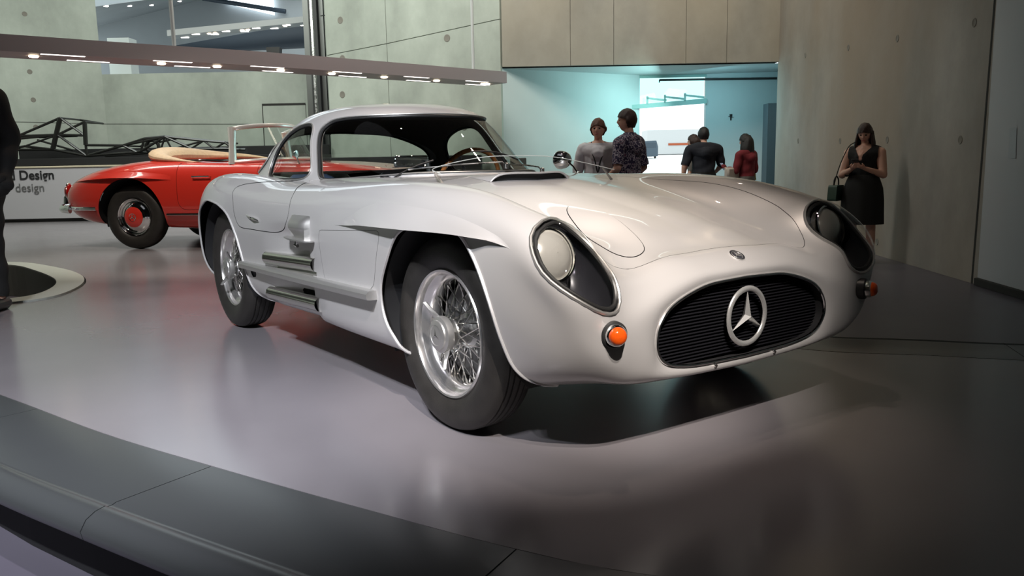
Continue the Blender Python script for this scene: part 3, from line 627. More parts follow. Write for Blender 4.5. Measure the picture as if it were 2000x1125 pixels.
# ------------------------------------------------------------------ the silver coupe: body surface
# rows: rings from the grille lip to the tail; columns: centre top -> fender crest -> side -> sill -> centre underside
SB = [
 [(.662,0,.530),(.664,.13,.527),(.667,.24,.513),(.670,.33,.485),(.672,.385,.45),(.674,.412,.41),(.674,.418,.373),(.672,.412,.345),(.670,.395,.32),(.668,.36,.298),(.667,.30,.284),(.667,.15,.274),(.668,0,.272)],
 [(.668,0,.548),(.670,.135,.545),(.674,.25,.532),(.678,.345,.503),(.682,.405,.465),(.684,.434,.415),(.685,.440,.373),(.684,.433,.335),(.68,.413,.303),(.678,.375,.279),(.675,.31,.265),(.672,.155,.255),(.672,0,.252)],
 [(.645,0,.58),(.648,.16,.578),(.655,.29,.563),(.662,.40,.530),(.682,.475,.482),(.692,.505,.43),(.695,.515,.375),(.692,.505,.325),(.685,.48,.29),(.67,.43,.262),(.65,.34,.245),(.64,.17,.235),(.64,0,.232)],
 [(.59,0,.61),(.60,.18,.608),(.612,.32,.594),(.632,.44,.558),(.668,.548,.520),(.695,.582,.46),(.700,.598,.40),(.695,.598,.34),(.678,.575,.295),(.655,.52,.262),(.62,.40,.238),(.60,.2,.222),(.60,0,.218)],
 [(.54,0,.623),(.54,.19,.621),(.55,.35,.603),(.578,.495,.588),(.668,.625,.600),(.692,.690,.53),(.678,.70,.45),(.662,.69,.38),(.64,.67,.325),(.615,.61,.275),(.57,.48,.24),(.54,.25,.215),(.54,0,.21)],
 [(.44,0,.655),(.44,.2,.654),(.45,.38,.632),(.49,.520,.655),(.590,.650,.698),(.605,.762,.61),(.595,.767,.53),(.58,.757,.43),(.565,.737,.34),(.54,.68,.272),(.49,.56,.235),(.46,.3,.21),(.46,0,.205)],
 [(.34,0,.685),(.34,.2,.683),(.345,.40,.660),(.365,.54,.703),(.455,.660,.752),(.475,.768,.695),(.465,.793,.60),(.46,.793,.46),(.45,.773,.35),(.43,.73,.262),(.39,.60,.22),(.36,.35,.205),(.36,0,.2)],
 [(.2,0,.722),(.2,.2,.72),(.2,.42,.70),(.2,.54,.745),(.215,.67,.808),(.22,.775,.755),(.22,.810,.66),(.22,.815,.52),(.21,.803,.38),(.2,.77,.262),(.2,.66,.215),(.2,.35,.20),(.2,0,.2)],
 [(0,0,.762),(0,.2,.76),(0,.43,.745),(0,.54,.78),(0,.66,.835),(0,.775,.79),(0,.818,.69),(0,.828,.54),(0,.818,.40),(0,.785,.258),(0,.67,.21),(0,.35,.20),(0,0,.2)],
 [(-.25,0,.808),(-.25,.2,.806),(-.25,.45,.79),(-.25,.56,.815),(-.25,.67,.848),(-.25,.775,.80),(-.25,.815,.69),(-.25,.818,.54),(-.25,.808,.40),(-.25,.785,.258),(-.25,.67,.21),(-.25,.35,.20),(-.25,0,.2)],
 [(-.55,0,.848),(-.55,.2,.847),(-.55,.45,.835),(-.55,.57,.842),(-.55,.68,.846),(-.55,.775,.80),(-.55,.812,.69),(-.55,.815,.54),(-.55,.805,.40),(-.55,.785,.258),(-.55,.67,.21),(-.55,.35,.20),(-.55,0,.2)],
 [(-.93,0,.872),(-.93,.2,.87),(-.93,.45,.856),(-.93,.57,.852),(-.93,.68,.838),(-.93,.775,.79),(-.93,.815,.69),(-.93,.818,.54),(-.93,.808,.40),(-.93,.785,.26),(-.93,.67,.21),(-.93,.35,.20),(-.93,0,.2)],
 [(-1.3,0,.88),(-1.3,.2,.878),(-1.3,.45,.86),(-1.3,.57,.848),(-1.3,.68,.830),(-1.3,.775,.785),(-1.3,.815,.69),(-1.3,.82,.54),(-1.3,.81,.40),(-1.3,.78,.27),(-1.3,.67,.21),(-1.3,.35,.20),(-1.3,0,.2)],
 [(-1.7,0,.885),(-1.7,.2,.882),(-1.7,.45,.865),(-1.7,.57,.848),(-1.7,.68,.835),(-1.7,.78,.79),(-1.7,.82,.69),(-1.7,.822,.54),(-1.7,.812,.40),(-1.7,.78,.27),(-1.7,.67,.21),(-1.7,.35,.20),(-1.7,0,.2)],
 [(-2.0,0,.89),(-2.0,.2,.888),(-2.0,.45,.872),(-2.0,.57,.858),(-2.0,.69,.860),(-2.0,.795,.81),(-2.0,.835,.70),(-2.0,.835,.55),(-2.0,.825,.41),(-2.0,.79,.28),(-2.0,.68,.21),(-2.0,.35,.20),(-2.0,0,.2)],
 [(-2.35,0,.895),(-2.35,.2,.893),(-2.35,.42,.875),(-2.35,.56,.868),(-2.35,.69,.880),(-2.35,.805,.83),(-2.35,.852,.71),(-2.35,.855,.55),(-2.35,.845,.41),(-2.35,.81,.28),(-2.35,.7,.21),(-2.35,.35,.20),(-2.35,0,.2)],
 [(-2.7,0,.87),(-2.7,.2,.868),(-2.7,.42,.855),(-2.7,.54,.85),(-2.7,.67,.855),(-2.7,.765,.80),(-2.7,.812,.69),(-2.7,.82,.54),(-2.7,.81,.40),(-2.7,.77,.29),(-2.7,.68,.23),(-2.7,.35,.21),(-2.7,0,.21)],
 [(-3.05,0,.79),(-3.05,.2,.788),(-3.05,.4,.778),(-3.05,.51,.772),(-3.05,.59,.765),(-3.05,.665,.71),(-3.05,.70,.62),(-3.05,.705,.50),(-3.05,.70,.39),(-3.05,.67,.31),(-3.05,.6,.26),(-3.05,.3,.24),(-3.05,0,.24)],
 [(-3.3,0,.68),(-3.3,.18,.678),(-3.3,.34,.668),(-3.3,.44,.655),(-3.3,.53,.635),(-3.3,.60,.59),(-3.3,.635,.53),(-3.3,.64,.46),(-3.3,.62,.40),(-3.3,.57,.35),(-3.3,.47,.31),(-3.3,.22,.30),(-3.3,0,.30)],
 [(-3.44,0,.56),(-3.44,.12,.558),(-3.44,.22,.553),(-3.44,.30,.545),(-3.44,.36,.535),(-3.44,.41,.515),(-3.44,.43,.49),(-3.44,.43,.46),(-3.44,.42,.435),(-3.44,.38,.415),(-3.44,.3,.40),(-3.44,.14,.395),(-3.44,0,.395)],
 [(-3.46,0,.49),(-3.46,.03,.49),(-3.46,.06,.489),(-3.46,.08,.488),(-3.46,.10,.487),(-3.46,.11,.485),(-3.46,.12,.48),(-3.46,.12,.475),(-3.46,.11,.47),(-3.46,.10,.468),(-3.46,.08,.467),(-3.46,.04,.466),(-3.46,0,.466)]]
def mirror_close(G):
    """half grid (nu, nv) for y>=0 -> closed ring grid"""
    L = G[:, 1:-1][:, ::-1].copy(); L[:, :, 1] *= -1
    return np.concatenate([G, L], 1)
def smooth01(t): t = np.clip(t, 0, 1); return t*t*(3-2*t)
NU, NV = 330, 110
G = tensor(SB, NU, NV)
G[:, 0, 1] = 0; G[:, -1, 1] = 0
# sharp vertical step in the flank where the exhausts leave the body: snap two neighbouring columns of points
ii = int(np.argmin(np.abs(G[:, 60, 0]+.975)))
G[ii, :, 0] = -.974; G[ii+1, :, 0] = -.9775
BG = mirror_close(G); NVV = BG.shape[1]
BV = BG.reshape(-1, 3); BF = [tuple(f[::-1]) for f in grid_faces(NU, NVV, True)]
def recess(V):
    x, y, z = V.T
    d = .045*smooth01((.66-z)/.07)*np.where(x < -.976, 1-smooth01((-1.05-x)/.55), 0)*smooth01((z-.19)/.06)
    return d*(y < -.5)
BV = BV.copy(); BV[:, 1] += recess(BV)
SIDE = BVHTree.FromPolygons([Vector(v) for v in BV], BF)
def on_side(x, z, sgn=-1, off=0.):
    h = SIDE.ray_cast(Vector((x, sgn*2, z)), Vector((0, -sgn, 0)))
    return (h[0]+h[1]*off*(1 if h[1].y*sgn > 0 else -1), h[1]*(1 if h[1].y*sgn > 0 else -1)) if h[0] else (Vector((x, sgn*.8, z)), Vector((0, sgn, 0)))
def on_top(x, y, off=0.):
    h = SIDE.ray_cast(Vector((x, y, 2)), Vector((0, 0, -1)))
    n = h[1]*(1 if h[1].z > 0 else -1)
    return h[0]+n*off, n

ARCH_F = cr_closed([(-.09,.700),(.06,.712),(.20,.700),(.305,.62),(.375,.50),(.41,.385),(.44,.30),(.52,.20),(.6,.1),(.3,.0),(-.2,.0),(-.22,.15),(-.25,.27),(-.305,.33),(-.335,.40),(-.325,.48),(-.25,.58),(-.175,.668)], 6)
ARCH_R = cr_closed([(-2.40,.735),(-2.28,.728),(-2.18,.712),(-2.05,.665),(-1.97,.58),(-1.92,.48),(-1.885,.38),(-1.85,.28),(-1.78,.2),(-1.7,.05),(-2.4,.0),(-2.75,.0),(-2.74,.2),(-2.745,.36),(-2.71,.52),(-2.62,.65),(-2.5,.71)], 6)
# headlight outline on the fender slope: (run along the slope, y)
def hl_coords(V):
    x, y, z = V.T; e = np.array([.725, 0, -.689]); o_ = np.array([-.272, .918, -.287])
    P = np.stack([x-.59, np.abs(y)-.65, z-.62], 1); return np.stack([P@e, P@o_], 1)
HL3 = np.array([(.468,.660,.735),(.489,.723,.719),(.505,.750,.693),(.544,.769,.649),(.590,.768,.595),(.642,.737,.545),(.682,.696,.515),(.700,.655,.497),(.704,.612,.496),(.686,.573,.512),(.651,.552,.533),(.584,.532,.584),(.521,.532,.647),(.482,.565,.697),(.461,.604,.723)])
HL = cr_closed(hl_coords(HL3), 6)
HOODH = cr_open([(-.50,-.555),(-.3,-.57),(0,-.585),(.3,-.575),(.42,-.545),(.49,-.515),(.54,-.485),(.568,-.44),(.575,-.40),(.577,-.33),(.578,-.2),(.565,-.09),(.562,0)], 6)
HOOD = np.vstack([HOODH, (HOODH[::-1]*[1, -1])[1:], [[-.58,.4],[-.64,.2],[-.66,0],[-.64,-.2],[-.58,-.4]]])
car = thing('silver_coupe', 'silver racing coupe with wire wheels and star grille, largest car on the dark platform', 'car')
SIL = M['silver']
f_archf = lambda V: np.where(np.abs(V[:, 1]) > .62, sdpoly(V[:, [0, 2]], ARCH_F), 9.)
f_archr = lambda V: np.where(np.abs(V[:, 1]) > .62, sdpoly(V[:, [0, 2]], ARCH_R), 9.)
f_hl = lambda V: np.where((V[:, 0] > .3) & (V[:, 2] > .4), sdpoly(hl_coords(V), HL), 9.)
CAB = cr_closed([(-.68,0),(-.74,.3),(-.95,.48),(-1.3,.55),(-2.0,.55),(-2.5,.45),(-2.75,.2),(-2.8,0),(-2.75,-.2),(-2.5,-.45),(-2.0,-.55),(-1.3,-.55),(-.95,-.48),(-.74,-.3)], 5)
f_cab = lambda V: np.where(V[:, 2] > .7, sdpoly(V[:, [0, 1]], CAB), 9.)
V, F = BV, BF
_, (V, F) = clip(V, F, f_archf)
_, (V, F) = clip(V, F, f_archr)
_, (V, F) = clip(V, F, f_cab)
(HV, HF), (V, F) = clip(V, F, f_hl)
def rim_tubes(V, F, test, r, name, mt, parent, n=6, off=0., flat=None, simplify=1, shrink=0.):
    N = vnormals(V, F); k = 0
    for lp in loops(F):
        P = V[lp]+N[lp]*off
        if test(P):
            P = P[::simplify]; 
            for _ in range(2): P = (np.roll(P, 1, 0)+2*P+np.roll(P, -1, 0))/4
            m = MB(); m.tube(P, r, n, closed=True, flat=flat); m.build(name, mt, parent); k += 1
    return k
# gap between hood and body
def gap(V, F, fn, wd):
    ins, rest = clip(V, F, lambda P: fn(P)+wd)
    band, outs = clip(rest[0], rest[1], lambda P: fn(P)-wd)
    return ins, outs
f_hood = lambda P: np.where(P[:, 2] > .45, sdpoly(P[:, :2], HOOD), 9.)
hood, (V, F) = gap(V, F, f_hood, .0011)
DOOR = cr_closed([(-1.27,.80),(-1.235,.76),(-1.22,.70),(-1.25,.655),(-1.315,.622),(-1.40,.607),(-1.517,.604),(-1.70,.605),(-1.86,.607),(-1.915,.628),(-1.95,.67),(-1.985,.74),(-2.02,.80),(-1.9,.83),(-1.6,.84),(-1.4,.835)], 5)
f_door = lambda P: np.where(P[:, 1] < -.3, sdpoly(P[:, [0, 2]], DOOR), 9.)
door, (V, F) = gap(V, F, f_door, .0018)
HATCH = round_poly([(-.87,.648),(-.30,.676),(-.395,.448),(-.85,.435)], [.03,.04,.05,.03])
f_hatch = lambda P: np.where(P[:, 1] < -.3, sdpoly(P[:, [0, 2]], HATCH), 9.)
hatch, (V, F) = gap(V, F, f_hatch, .0009)
OV = cr_closed([(.08,-.265),(.045,-.21),(.10,-.165),(.20,-.175),(.312,-.202),(.456,-.259),(.508,-.31),(.515,-.37),(.46,-.41),(.346,-.392),(.181,-.325)], 5)
f_ov = lambda P: sdpoly(P[:, :2], OV)
oval, hood = gap(hood[0], hood[1], f_ov, .0014)
# openings in the lower flank for the exhausts, and a small slot
for poly in (round_poly([(-1.22,.362),(-.99,.362),(-.99,.258),(-1.15,.258)], .012), round_poly([(-1.815,.392),(-1.735,.402),(-1.735,.362),(-1.805,.352)], .015)):
    _, (V, F) = clip(V, F, lambda P: np.where(P[:, 1] < -.6, sdpoly(P[:, [0, 2]], poly), 9.))
body = mesh_obj('body', V, F, SIL, car, 50)
o = mesh_obj('hood', hood[0], hood[1], SIL, car, 50)
o = mesh_obj('door', door[0], door[1], SIL, car, 50)
o = mesh_obj('side_hatch', hatch[0], hatch[1], SIL, car, 50)
o = mesh_obj('hood_hatch', oval[0]+vnormals(*oval)*.0015, oval[1], SIL, car, 50)
# dark inner skin a few millimetres beneath the outer one
GN = vnormals(BV, BF); LV = BV-GN*.008
lv, lf = LV, BF
for fn in (f_archf, f_archr, f_cab, f_hl): _, (lv, lf) = clip(lv, lf, fn)
_, (lv, lf) = clip(lv, lf, lambda P: np.where((P[:, 0] > .655) & (np.abs(P[:, 1]) < .45), -1., 1.))
mesh_obj('inner_skin', lv, lf, M['groove'], car)
rim_tubes(V, F, lambda P: np.abs(P[:, 1]).min() > .4 and P[:, 2].min() < .25 and len(P) > 60, .006, 'wheel_arch_lip', SIL, car)
# headlight covers, rings and bowls
for s in (1, -1):
    nm = []
    sel = [f for f in HF if HV[f[0]][1]*s > 0]; hv, hf = compact(HV, sel)
    N = vnormals(hv, hf); P2 = hl_coords(hv); q = np.clip(-sdpoly(P2, HL)/.06, 0, 1)
    cov = mesh_obj('headlight_cover', hv+N*(.003+.005*np.sqrt(q))[:, None], hf, M['perspex'], car)
    lp = loops(hf)[0]; P = hv[lp]; NN = N[lp]
    for _ in range(3): P = (np.roll(P, 1, 0)+2*P+np.roll(P, -1, 0))/4
    m = MB(); m.tube((P+NN*.002)[::2], .0055, 8, closed=True); m.build('headlight_ring', M['silver_matte'], cov)
    c = P.mean(0); m = MB(); m.tube((P+(c-P)*.10+NN*.002)[::2], .0065, 8, closed=True); m.build('headlight_seal', M['gasket'], cov)
    # bucket behind the cover: dark well with a round lamp
    m = MB(); ax = np.array([.60, .10*s, .79]); ax /= np.linalg.norm(ax); K = len(P[::2]); rows = []
    for sc, dp in ((1, 0), (.97, .035), (.90, .075), (.7, .115), (.4, .135), (.02, .14)):
        rows.append((c+(P[::2]-c)*sc-ax*dp-NN[::2]*.002))
    m.add(np.vstack(rows), grid_faces(len(rows), K, True)); M.setdefault('bowl', mat('headlight_bowl', (.025, .025, .03), .35, .3))
    m.build('headlight_bowl', M['bowl'], cov)
    # the lamp: a silvered reflector with domed lens, facing forward
    lc = Vector((.518, .680*s, .645)); d = Vector((.93, -.02*s, .30)).normalized(); Q = d.to_track_quat('Z', 'Y').to_matrix()
    m = MB(); r = .076; m.lathe([(.001, .026), (.02, .0245), (.04, .020), (.056, .012), (.068, .004), (r, -.004), (r, -.03), (.05, -.05)], n=40)
    m.v = [tuple(Q @ Vector(v)+lc) for v in m.v]
    M.setdefault('lens', mat('headlamp_lens', (.62, .60, .55), .16, .55, 1.))
    lamp = m.build('headlamp', M['lens'], cov)
    m = MB(); m.lathe([(r+.002, -.006), (r+.007, -.004), (r+.007, .004), (r+.001, .006)], n=40, close=True); m.v = [tuple(Q @ Vector(v)+lc) for v in m.v]; m.build('lamp_bezel', M['chrome'], cov)
# ------------------------------------------------------------------ greenhouse
XC = -1.75
#       z     xf     xr     w   nf   nr
CL = [(.80, -.62, -3.10, .640, 2.09, 2.29), (.84, -.706, -3.01, .622, 2.03, 2.33), (.90, -.814, -2.885, .596, 1.98, 2.36), (.97, -.922, -2.745, .571, 1.99, 2.36), (1.04, -1.024, -2.60, .543, 2.02, 2.33), (1.10, -1.108, -2.455, .509, 2.05, 2.31),
      (1.15, -1.186, -2.325, .464, 2.08, 2.30), (1.188, -1.270, -2.20, .400, 2.1, 2.28), (1.213, -1.375, -2.08, .310, 2.1, 2.25), (1.227, -1.53, -1.94, .185, 2.1, 2.2), (1.231, -1.75, -1.75, 0.0, 2.0, 2.0)]
NA = 180; NL = 90
def cabin_grid():
    t = np.concatenate([[0], np.cumsum([math.hypot(CL[i+1][0]-CL[i][0], (CL[i+1][3]-CL[i][3])) for i in range(len(CL)-1)])])
    Mx = spl_matrix(t, np.linspace(0, t[-1], NL)); P = Mx@np.array(CL); out = np.zeros((NL, NA, 3))
    ph = np.arange(NA)/NA*2*PI
    for i, (z, xf, xr, w_, nf, nr) in enumerate(P):
        w_ = max(w_, 1e-4); n = np.where(np.cos(ph) > 0, nf, nr)
        a = np.where(np.cos(ph) > 0, max(xf-XC, 1e-4), max(XC-xr, 1e-4))
        r = (np.abs(np.cos(ph)/a)**n+np.abs(np.sin(ph)/w_)**n)**(-1/n)
        out[i, :, 0] = XC+r*np.cos(ph); out[i, :, 1] = r*np.sin(ph); out[i, :, 2] = z
    return out
CG = cabin_grid(); CV = CG.reshape(-1, 3); CF = [tuple(f[::-1]) for f in grid_faces(NL, NA, True)]
QW = cr_closed([(-1.69,1.12),(-1.635,1.09),(-1.595,1.02),(-1.515,.90),(-1.522,.866),(-1.58,.849),(-1.77,.848),(-1.96,.850),(-2.05,.868),(-2.085,.912),(-2.07,1.006),(-2.0,1.069),(-1.87,1.110),(-1.757,1.122)], 5)
WSP = np.vstack([cr_open([(-.5,.874),(-.80,.872),(-.917,.871),(-1.02,.863),(-1.19,.852),(-1.33,.846),(-1.385,.850),(-1.415,.868),(-1.452,.91),(-1.52,1.017),(-1.548,1.075),(-1.545,1.105),(-1.52,1.128),(-1.47,1.139),(-1.34,1.145),(-1.0,1.147),(-.5,1.147)], 5)])
RW = np.vstack([cr_open([(0,1.117),(.254,1.105),(.381,1.072),(.465,1.028),(.508,.985),(.53,.94),(.52,.895),(.48,.878),(.40,.874),(0,.874)], 5)])
f_qw = lambda V: np.where(np.abs(V[:, 1]) > .3, sdpoly(V[:, [0, 2]], QW), 9.)
f_ws = lambda V: sdpoly(V[:, [0, 2]], WSP)
f_rw = lambda V: np.where(V[:, 0] < -2.1, sdpoly(np.stack([np.abs(V[:, 1]), V[:, 2]], 1), np.vstack([RW, [[-.2, .874], [-.2, 1.117]]])), 9.)
v, f = CV, CF
_, (v, f) = clip(v, f, lambda P: P[:, 2]-.825) if False else (0, (v, f))
panes = {}
for nm, fn in (('windscreen', f_ws), ('door_window', f_qw), ('rear_window', f_rw)):
    ins, (v, f) = clip(v, f, fn); panes[nm] = ins
_, (v, f) = clip(v, f, lambda P: P[:, 2]-.832)
CTREE = BVHTree.FromPolygons([Vector(q) for q in CV], CF)
cab = mesh_obj('roof', v, f, SIL, car, 50)
nn = vnormals(CV, CF); lv, lf = CV-nn*.016, CF
for fn in (f_ws, f_qw, f_rw, lambda P: P[:, 2]-.80): _, (lv, lf) = clip(lv, lf, fn)
M['headliner'] = noisy(mat('headliner', (.10, .075, .06), .8), 60, .15)
mesh_obj('headliner', lv, lf, M['headliner'], cab)
for nm, (pv, pf) in panes.items():
    sets = [(pv, pf)]
    if nm == 'door_window': sets = [compact(pv, [q for q in pf if pv[q[0]][1]*s > 0]) for s in (-1, 1)]
    for (gv, gf) in sets:
        N = vnormals(gv, gf)
        o = mesh_obj(nm, gv-N*.006, gf, M['glass'], car)
        P = gv[loops(gf)[0]]
        for _ in range(3): P = (np.roll(P, 1, 0)+2*P+np.roll(P, -1, 0))/4
        nl = N[loops(gf)[0]]; c = P.mean(0)
        MB().tube((P-nl*.003)[::2], .0075, 8, closed=True).build('window_seal', M['gasket'], o)
        MB().tube((P+nl*.003+(P-c)/np.linalg.norm(P-c, axis=1, keepdims=True)*.007)[::2], .0035, 6, closed=True).build('window_trim', M['silver_matte'], o)
# cockpit tub, dash, seats, steering wheel, inside mirror
M['leather'] = noisy(mat('dark_leather', (.035, .05, .09), .5), 40, .2, .1)
m = MB(); t = cr_closed([(-.72,0),(-.80,.28),(-.98,.45),(-1.3,.53),(-2.0,.54),(-2.45,.45),(-2.7,.2),(-2.75,0),(-2.7,-.2),(-2.45,-.45),(-2.0,-.54),(-1.3,-.53),(-.98,-.45),(-.80,-.28)], 4)
k = len(t); m.add(np.vstack([np.column_stack([t, np.full(k, .845)]), np.column_stack([t, np.full(k, .26)])]), [(i, (i+1) % k, k+(i+1) % k, k+i) for i in range(k)]+[tuple(range(k, 2*k))])
m.build('cockpit', M['black'], car)
for s in (1, -1):
    m = MB(); m.bbox((-1.78, s*.28, .40), (.5, .42, .16), .05); m.bbox((-2.08, s*.28, .62), (.14, .42, .50), .05, Matrix.Rotation(R_(-14), 3, 'Y')); m.build('seat', M['leather'], car, fix=True)
m = MB(); m.tube([(-1.06, y, .835+.02*math.cos(y*3)) for y in np.linspace(-.44, .44, 15)], .05, 12, flat=(.5, 1.6)); m.build('dashboard', M['black'], car)
sw = (-1.50, .33, .80); Q = Vector((.38, 0, .0)).to_track_quat('Z', 'Y').to_matrix() @ Matrix.Identity(3)
Q = Vector((-.93, 0, .36)).to_track_quat('Z', 'X').to_matrix()
m = MB(); m.tube([Vector(sw)+Q @ Vector((.198*math.cos(a), .198*math.sin(a), 0)) for a in np.linspace(0, 2*PI, 48, endpoint=False)], .0125, 10, closed=True)
M['wood'] = noisy(mat('steering_wood', (.48, .17, .05), .3, 0, .6), 30, .35, stretch=(1, 6, 1))
swo = m.build('steering_wheel', M['wood'], car)
m = MB()
for a in (PI/2, PI*7/6, PI*11/6): m.tube([Vector(sw)+Q @ Vector((r*math.cos(a), r*math.sin(a), -.02+r*.1)) for r in (.02, .19)], .006, 6, flat=(.4, 1.6))
m.tube([Vector(sw)+Q @ Vector((0, 0, h)) for h in (.0, -.05, -.5)], .022, 10); m.build('steering_column', M['brushed'], swo)
m = MB(); m.bbox((-1.09, -.25, .925), (.018, .20, .055), .008, Matrix.Rotation(R_(8), 3, 'Z')); mi = m.build('inside_mirror', M['chrome'], car, fix=True)
m = MB(); m.tube([(-1.08, -.17, .93), (-1.07, -.17, .895), (-1.05, -.17, .855)], .012, 8); m.build('mirror_stalk', M['gasket'], mi)
# wipers on the windscreen
def on_cab(x_, y_, z_, off):
    p = Vector((x_, y_, z_)); h = CTREE.find_nearest(p); n = h[1]*(1 if (h[1].dot(h[0]-Vector((-1.75, 0, h[0].z)))) > 0 else -1); return h[0]+n*off
for y0, y1, x0, x1 in ((.05, -.36, -.80, -.93), (.42, .10, -1.0, -.80)):
    m = MB(); b0 = on_cab(x0, y0, .87, .035); e = on_cab(x1, y1, .905, .014); m.tube([b0+Vector((.03, 0, -.02)), b0, b0.lerp(e, .5)+Vector((.012, 0, .004)), e], .0042, 6)
    m.lathe([(.012, -.012), (.012, .012), (.006, .016), (.0005, .017)], o=b0+Vector((.03, 0, -.02)), n=12)
    w_ = m.build('wiper', M['brushed'], car)
    bl = [on_cab(-.95, e.y+dy, e.z+dz, .008) for dy, dz in ((-.13, -.012), (-.06, -.004), (0, 0), (.07, -.004), (.14, -.012))]
    MB().tube(bl, .004, 5).build('wiper_blade', M['gasket'], w_)
# ------------------------------------------------------------------ coupe: flare over the front wheels
def brow(s):
    # lower edge of the flare (x, |y|, z), growing out of the flank and ending in a point
    E = cr_open([(-.70, .812, .676), (-.56, .822, .682), (-.452, .832, .688), (-.252, .848, .692), (-.025, .864, .696), (.12, .868, .699), (.23, .858, .698), (.32, .838, .692), (.40, .812, .680), (.458, .7865, .664)], 6)
    n = len(E); rows = []; K = 14
    for i, (x, y, z) in enumerate(E):
        t = i/(n-1); zt = on_top(min(x, .47), .66)[0].z; hgt = max(.01, min(.115, .02+.095*t*3, zt-.06-z)); r = []
        ps, ns = on_side(x, z, s); b = max(0., y-abs(ps.y))*float(smooth01((.462-x)/.16))
        for k in range(K):
            q = k/(K-1)                                   # 1 = top blend, 0 = edge
            zz = z+hgt*q; xx = x-.012*q; p, nrm = on_side(xx, zz, s)
            w_ = (1-q)**2*(1+q*.9)
            r.append(p+Vector((0, s*b*w_, 0))+nrm*(.0010*(1-q)**2-.0015*q-.001*min(1, max(0, (t-.97)*30))))
        under = []
        for q in (.25, .6, 1.):
            p, nrm = on_side(x, z-.002, s)
            e = Vector((x, s*max(abs(p.y), y)-s*.006*q, z-.004)); under.append(e.lerp(Vector((x, p.y-s*.012, z+.012)), q))
        rows.append(r[::-1]+under)
    W = len(rows[0]); V = [v for r in rows for v in r]; F = [tuple(f) for f in grid_faces(n, W)]
    if s > 0: F = [f[::-1] for f in F]
    return MB().add(V, F).build('wheel_flare', SIL, car, sharp=60)
for s in (-1, 1): brow(s)
# inner wheel wells
for x0, r, zz in ((0.03, .385, .345), (-2.36, .385, .345)):
    for s in (-1, 1):
        prof = [(r, s*.775), (r, s*.50), (.02, s*.49)]
        m = MB(); m.lathe(prof, 'y', (x0, 0, zz), 40); vv = np.array(m.v); ff = m.f
        for q in range(len(vv)):
            if abs(vv[q, 1]) > .7: vv[q, 1] = s*(min(.80, abs(on_side(vv[q, 0], max(vv[q, 2], .24), s)[0].y))-.010)
        _, (vv, ff) = clip(vv, ff, lambda P: P[:, 2]-.22)
        mesh_obj('wheel_well', vv, ff, M['black'], car)
